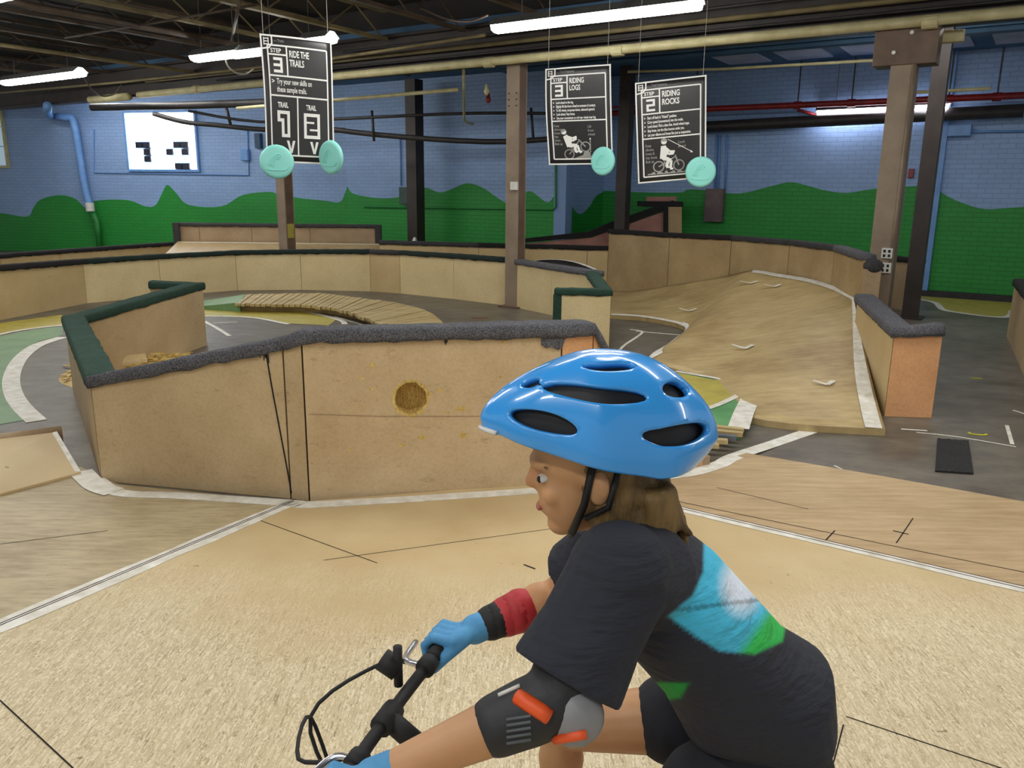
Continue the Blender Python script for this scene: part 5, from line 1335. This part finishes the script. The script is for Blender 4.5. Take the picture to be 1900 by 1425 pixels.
        if facing and 1150 < x < 1300 and 1255 < y < 1310:
            d_ = edist(x, y, gp)*(1 if inpoly(x, y, gp) else -1); k_ = max(0, min(1, (d_+3)/6)); c_ = c_.lerp(Vector(lin((30, 150, 60))[:3]), k_)
        cols += [c_.x, c_.y, c_.z, 1]
    ca_.data.foreach_set('color', cols)
    # trousers
    bm = BM(); loft(bm, [(hips+UP*.01+FW*.005, FW, LAT, .098, .140), (hips+UP*-.05, FW, LAT, .105, .145), (hips+UP*-.1, FW, LAT, .085, .13)])
    for h_, k_, p_ in ((hipN, knN, pedN), (hipF, knF, pedF)): capsule(bm, [h_, h_.lerp(k_, .3), h_.lerp(k_, .42)], [.095, .09, .086])
    pt = blob('shorts', bm, m_pants, person, .007, 4)
    bm = BM(); capsule(bm, [V(1500, 1385, 1.17), V(1478, 1425, 1.16), V(1450, 1460, 1.16)], [.012, .014, .012]); obj('side_stripe', bm, m_tealf, pt, True)
    for p_ in (pedN, pedF):
        bm = BM(); loft(bm, [(p_+Vector((.09, 0, .035)), UP, LAT, .03, .03), (p_+Vector((.04, 0, .045)), UP, LAT, .045, .038), (p_+Vector((-.04, 0, .03)), UP, LAT, .03, .04), (p_+Vector((-.12, 0, .022)), UP, LAT, .018, .034)], 16); blob('shoe', bm, m_rub, person, .006, 2)
    # elbow pads
    def pad(e_, s_, w_, big, outd):
        ua = (s_-e_).normalized(); fa = (w_-e_).normalized(); mid_ = outd.normalized()
        bm = BM(); capsule(bm, [e_+ua*.075, e_+ua*.03, e_, e_+fa*.04, e_+fa*.085], [.052, .051, .050, .047, .043]); pad_ = blob('elbow_pad', bm, m_pad, person, .005, 3)
        bm = BM(); ell(bm, e_+mid_*.036, (.040, .030, .045), None, 18); obj('pad_shell', bm, m_padg, pad_, True)
        c0 = e_+mid_*.056+ua*.03
        return pad_, ua, fa, mid_
    out_n = (EYE-elN).normalized()
    pd_, ua, fa, mm = pad(elN, shN, wrN, True, (elN-(shN+wrN)/2).normalized()*.5+out_n*.2)
    def facept(px, py, y_, target): return V(px, py, y_)
    def padstrip(a, b, rad, m, nm):
        bm = BM()
        pts = []
        for k in range(5):
            px = a[0]+(b[0]-a[0])*k/4; py = a[1]+(b[1]-a[1])*k/4
            r_ = ray(px, py).normalized(); c_ = body_bvh.ray_cast(EYE, r_)[0]
            if c_ is not None: pts.append(c_-r_*.001)
        if len(pts) > 1: tube(bm, pts, rad, 8); obj(nm, bm, m, pd_, True)
        else: bm.free()
    from mathutils.bvhtree import BVHTree
    b_ = BM(); b_.from_mesh(pd_.data); b_.from_mesh(pd_.children[0].data); body_bvh = BVHTree.FromBMesh(b_); b_.free()
    padstrip((960, 1292), (1020, 1330), .011, m_orange, 'pad_logo'); padstrip((1030, 1372), (1088, 1362), .007, m_orange, 'pad_logo'); padstrip((925, 1290), (965, 1272), .003, m_white, 'pad_trim')
    bm = BM()
    for k in range(5):
        for (ax_, ay_, bx_, by_) in ((940+0, 1335+k*11, 985, 1328+k*11),):
            pts = [body_bvh.ray_cast(EYE, ray(ax_+(bx_-ax_)*q/3, ay_+(by_-ay_)*q/3).normalized())[0] for q in range(4)]
            pts = [p for p in pts if p]
            if len(pts) > 1: tube(bm, pts, .0025, 5)
    obj('pad_ribs', bm, simple('pad_rib', (90, 96, 100), None, .6), pd_)
    bm = BM(); capsule(bm, [wrF+(elF-wrF)*.18, wrF+(elF-wrF)*.40], [.038, .042]); obj('wristband', bm, m_band, person, True)
    bm = BM(); capsule(bm, [wrF+(elF-wrF)*-.06, wrF+(elF-wrF)*.10], [.033, .035]); obj('glove_cuff', bm, m_rub, person, True)
    # bike -------------------------------------------------------------
    bike = thing('bicycle', 'child bicycle with black handlebars under the rider', 'bicycle', (hips.x-.3, 1.2, gz))
    bd2 = (haF-haN).normalized(); bx = (Vector((bd2.x, bd2.y, 0))).normalized(); ctr_ = (haN+haF)/2+Vector((-.035, 0, -.03)); side_ = UP.cross(bx).normalized()
    # gloves with five fingers gripping the bar
    fdir = Vector((-bd2.y, bd2.x, 0)).normalized()
    if fdir.x > 0: fdir = -fdir
    gp_ = {}
    for nm, hh, wr, sgn in (('n', haN, wrN, 1), ('f', haF, wrF, -1)):
        g0 = hh+fdir*.03+UP*-.022; gp_[nm] = g0
        bm = BM(); inw = bd2*sgn
        capsule(bm, [hh.lerp(wr, .85), hh.lerp(wr, .45)], [.027, .028]); 
        for k in range(4):
            o_ = inw*(.026-.0175*k); capsule(bm, [hh.lerp(wr, .45)+o_*.6, hh+o_+UP*.002], [.018, .013])
            L_ = (.9, 1.0, .95, .8)[k]; R1 = .027
            pts = [g0+o_+(fdir*math.cos(a_)+UP*math.sin(a_))*R1 for a_ in [math.radians(x) for x in (125, 70, 15, -40*L_, -85*L_)]]
            capsule(bm, [hh+o_+UP*.002]+pts, [.0125, .0098, .0095, .009, .0085, .008])
        th0 = hh.lerp(wr, .35)+inw*.026; capsule(bm, [th0, g0+inw*.042+fdir*-.02, g0+inw*.046+UP*-.024, g0+inw*.044+fdir*.018+UP*-.026], [.014, .011, .0095, .008])
        blob('glove', bm, m_glove, person, .0032, 2)
    gN, gF = gp_['n'], gp_['f']; bc = (gN+gF)/2
    bm = BM(); tube(bm, smooth_curve([gN-bd2*.05, gN+bd2*.06, bc-bd2*.07+fdir*.015+UP*-.02, bc+bd2*.0+fdir*.015+UP*-.02, bc+bd2*.07+fdir*.015+UP*-.02, gF-bd2*.06, gF+bd2*.05], 4), .011, 12); hb = obj('handlebar', bm, m_rub, bike, True)
    for g_, s_ in ((gN, -1), (gF, 1)):
        bm = BM(); tube(bm, [g_-bd2*.052, g_+bd2*.052], .0155, 14); obj('grip', bm, m_rub, hb, True)
        bm = BM(); i_ = g_-bd2*s_*.075; tube(bm, smooth_curve([i_, i_+fdir*.035, i_+fdir*.055+bd2*s_*.03+UP*-.01, g_+fdir*.065+bd2*s_*.02+UP*-.02], 4), [.006]*13, 8); obj('brake_lever', bm, m_chrome, hb, True)
        bm = BM(); tube(bm, [i_-bd2*.012, i_+bd2*.012], .018, 12); obj('lever_clamp', bm, m_rub, hb, True)
        bm = BM(); tube(bm, smooth_curve([i_+fdir*.02, i_+fdir*.10-UP*.02, bc+fdir*.16+UP*-.05, bc+fdir*.11+UP*-.2], 5), .0035, 6); obj('brake_cable', bm, m_rub, hb, True)
    sc_ = bc+fdir*.015+UP*-.02; ht = sc_-fdir*.05+UP*-.035
    bm = BM(); tube(bm, [sc_, ht], .018, 12); tube(bm, [sc_-bd2*.025, sc_+bd2*.025], .019, 12); obj('stem', bm, m_rub, bike, True)
    # bell / light on the bar, far side
    bm = BM(); q_ = bc+bd2*.075+fdir*.03+UP*.02; tube(bm, [q_, q_+fdir*.03+UP*.015], .02, 12); tube(bm, [q_-UP*.03, q_+UP*.045], .008, 8); obj('bar_light', bm, m_rub, hb, True)
    steer = (Vector((-.30, 0, -1))).normalized(); hb_ = ht+steer*.15; WR = .205
    fa_ = Vector((ht.x-.20, ht.y, WR+gz)); ra_ = Vector((ht.x+.62, ht.y, WR+gz)); bb = Vector((ht.x+.30, ht.y, .24)); st_ = Vector((hips.x-.03, ht.y, hips.z-.20))
    bm = BM(); tube(bm, [ht+steer*.0, hb_], .02, 12); tube(bm, [ht+steer*.04, st_+UP*-.1], .016, 12); tube(bm, [hb_, bb], .019, 12); tube(bm, [st_, bb], .015, 12)
    for s_ in (-1, 1): tube(bm, [bb+Vector((0, .03*s_, 0)), ra_+Vector((0, .06*s_, 0))], .009, 8); tube(bm, [st_+UP*-.1, ra_+Vector((0, .06*s_, 0))], .008, 8)
    obj('frame', bm, m_frame, bike, True)
    bm = BM(); cw_ = hb_+steer*.03
    for s_ in (-1, 1): tube(bm, [cw_+Vector((0, .05*s_, 0)), fa_+Vector((0, .05*s_, 0))], .012, 10)
    tube(bm, [cw_-Vector((0, .055, 0)), cw_+Vector((0, .055, 0))], .015, 10); tube(bm, [hb_, cw_], .016, 10); obj('fork', bm, m_rub, bike, True)
    for c_, nm in ((fa_, 'front'), (ra_, 'rear')):
        bm = BM(); K1, K2 = 48, 10; tv = [[bm.verts.new(c_+Vector((math.cos(2*PI*i/K1), 0, math.sin(2*PI*i/K1)))*(WR-.022+.022*math.cos(2*PI*j/K2))+Vector((0, .022*math.sin(2*PI*j/K2), 0))) for j in range(K2)] for i in range(K1)]
        for i in range(K1):
            for j in range(K2): bm.faces.new((tv[i][j], tv[(i+1) % K1][j], tv[(i+1) % K1][(j+1) % K2], tv[i][(j+1) % K2]))
        wh_ = obj('wheel', bm, m_rub, bike, True)
        bm = BM()
        for i in range(20):
            a_ = 2*PI*i/20; tube(bm, [c_+Vector((0, .02*(-1)**i, 0)), c_+Vector((math.cos(a_), 0, math.sin(a_)))*(WR-.04)], .0012, 4)
        tube(bm, [c_-Vector((0, .035, 0)), c_+Vector((0, .035, 0))], .016, 10); obj('spokes', bm, m_chrome, wh_)
    bm = BM(); tube(bm, [bb-Vector((0, .05, 0)), bb+Vector((0, .05, 0))], .02, 12)
    pN = pedN-UP*.015; pF = pedF-UP*.015
    for s_, p_ in ((-1, pN), (1, pF)): tube(bm, [bb+Vector((0, .05*s_, 0)), Vector((p_.x, bb.y+.06*s_, p_.z))], .008, 8); obox(bm, Vector((p_.x, p_.y, p_.z-.008)), .045, .04, .008)
    obj('crankset', bm, m_rub, bike)
    bm = BM(); loft(bm, [(st_+Vector((-.12, 0, .03)), UP, Vector((0, 1, 0)), .012, .015), (st_+Vector((-.04, 0, .03)), UP, Vector((0, 1, 0)), .018, .025), (st_+Vector((.06, 0, .035)), UP, Vector((0, 1, 0)), .022, .06), (st_+Vector((.11, 0, .04)), UP, Vector((0, 1, 0)), .012, .05)], 16); obj('saddle', bm, m_rub, bike, True)

# ------------------------------------------------------------------ world
w = bpy.data.worlds.new('world'); bpy.context.scene.world = w; w.use_nodes = True
bg = w.node_tree.nodes['Background']; bg.inputs[0].default_value = (.72, .72, .72, 1); bg.inputs[1].default_value = .34
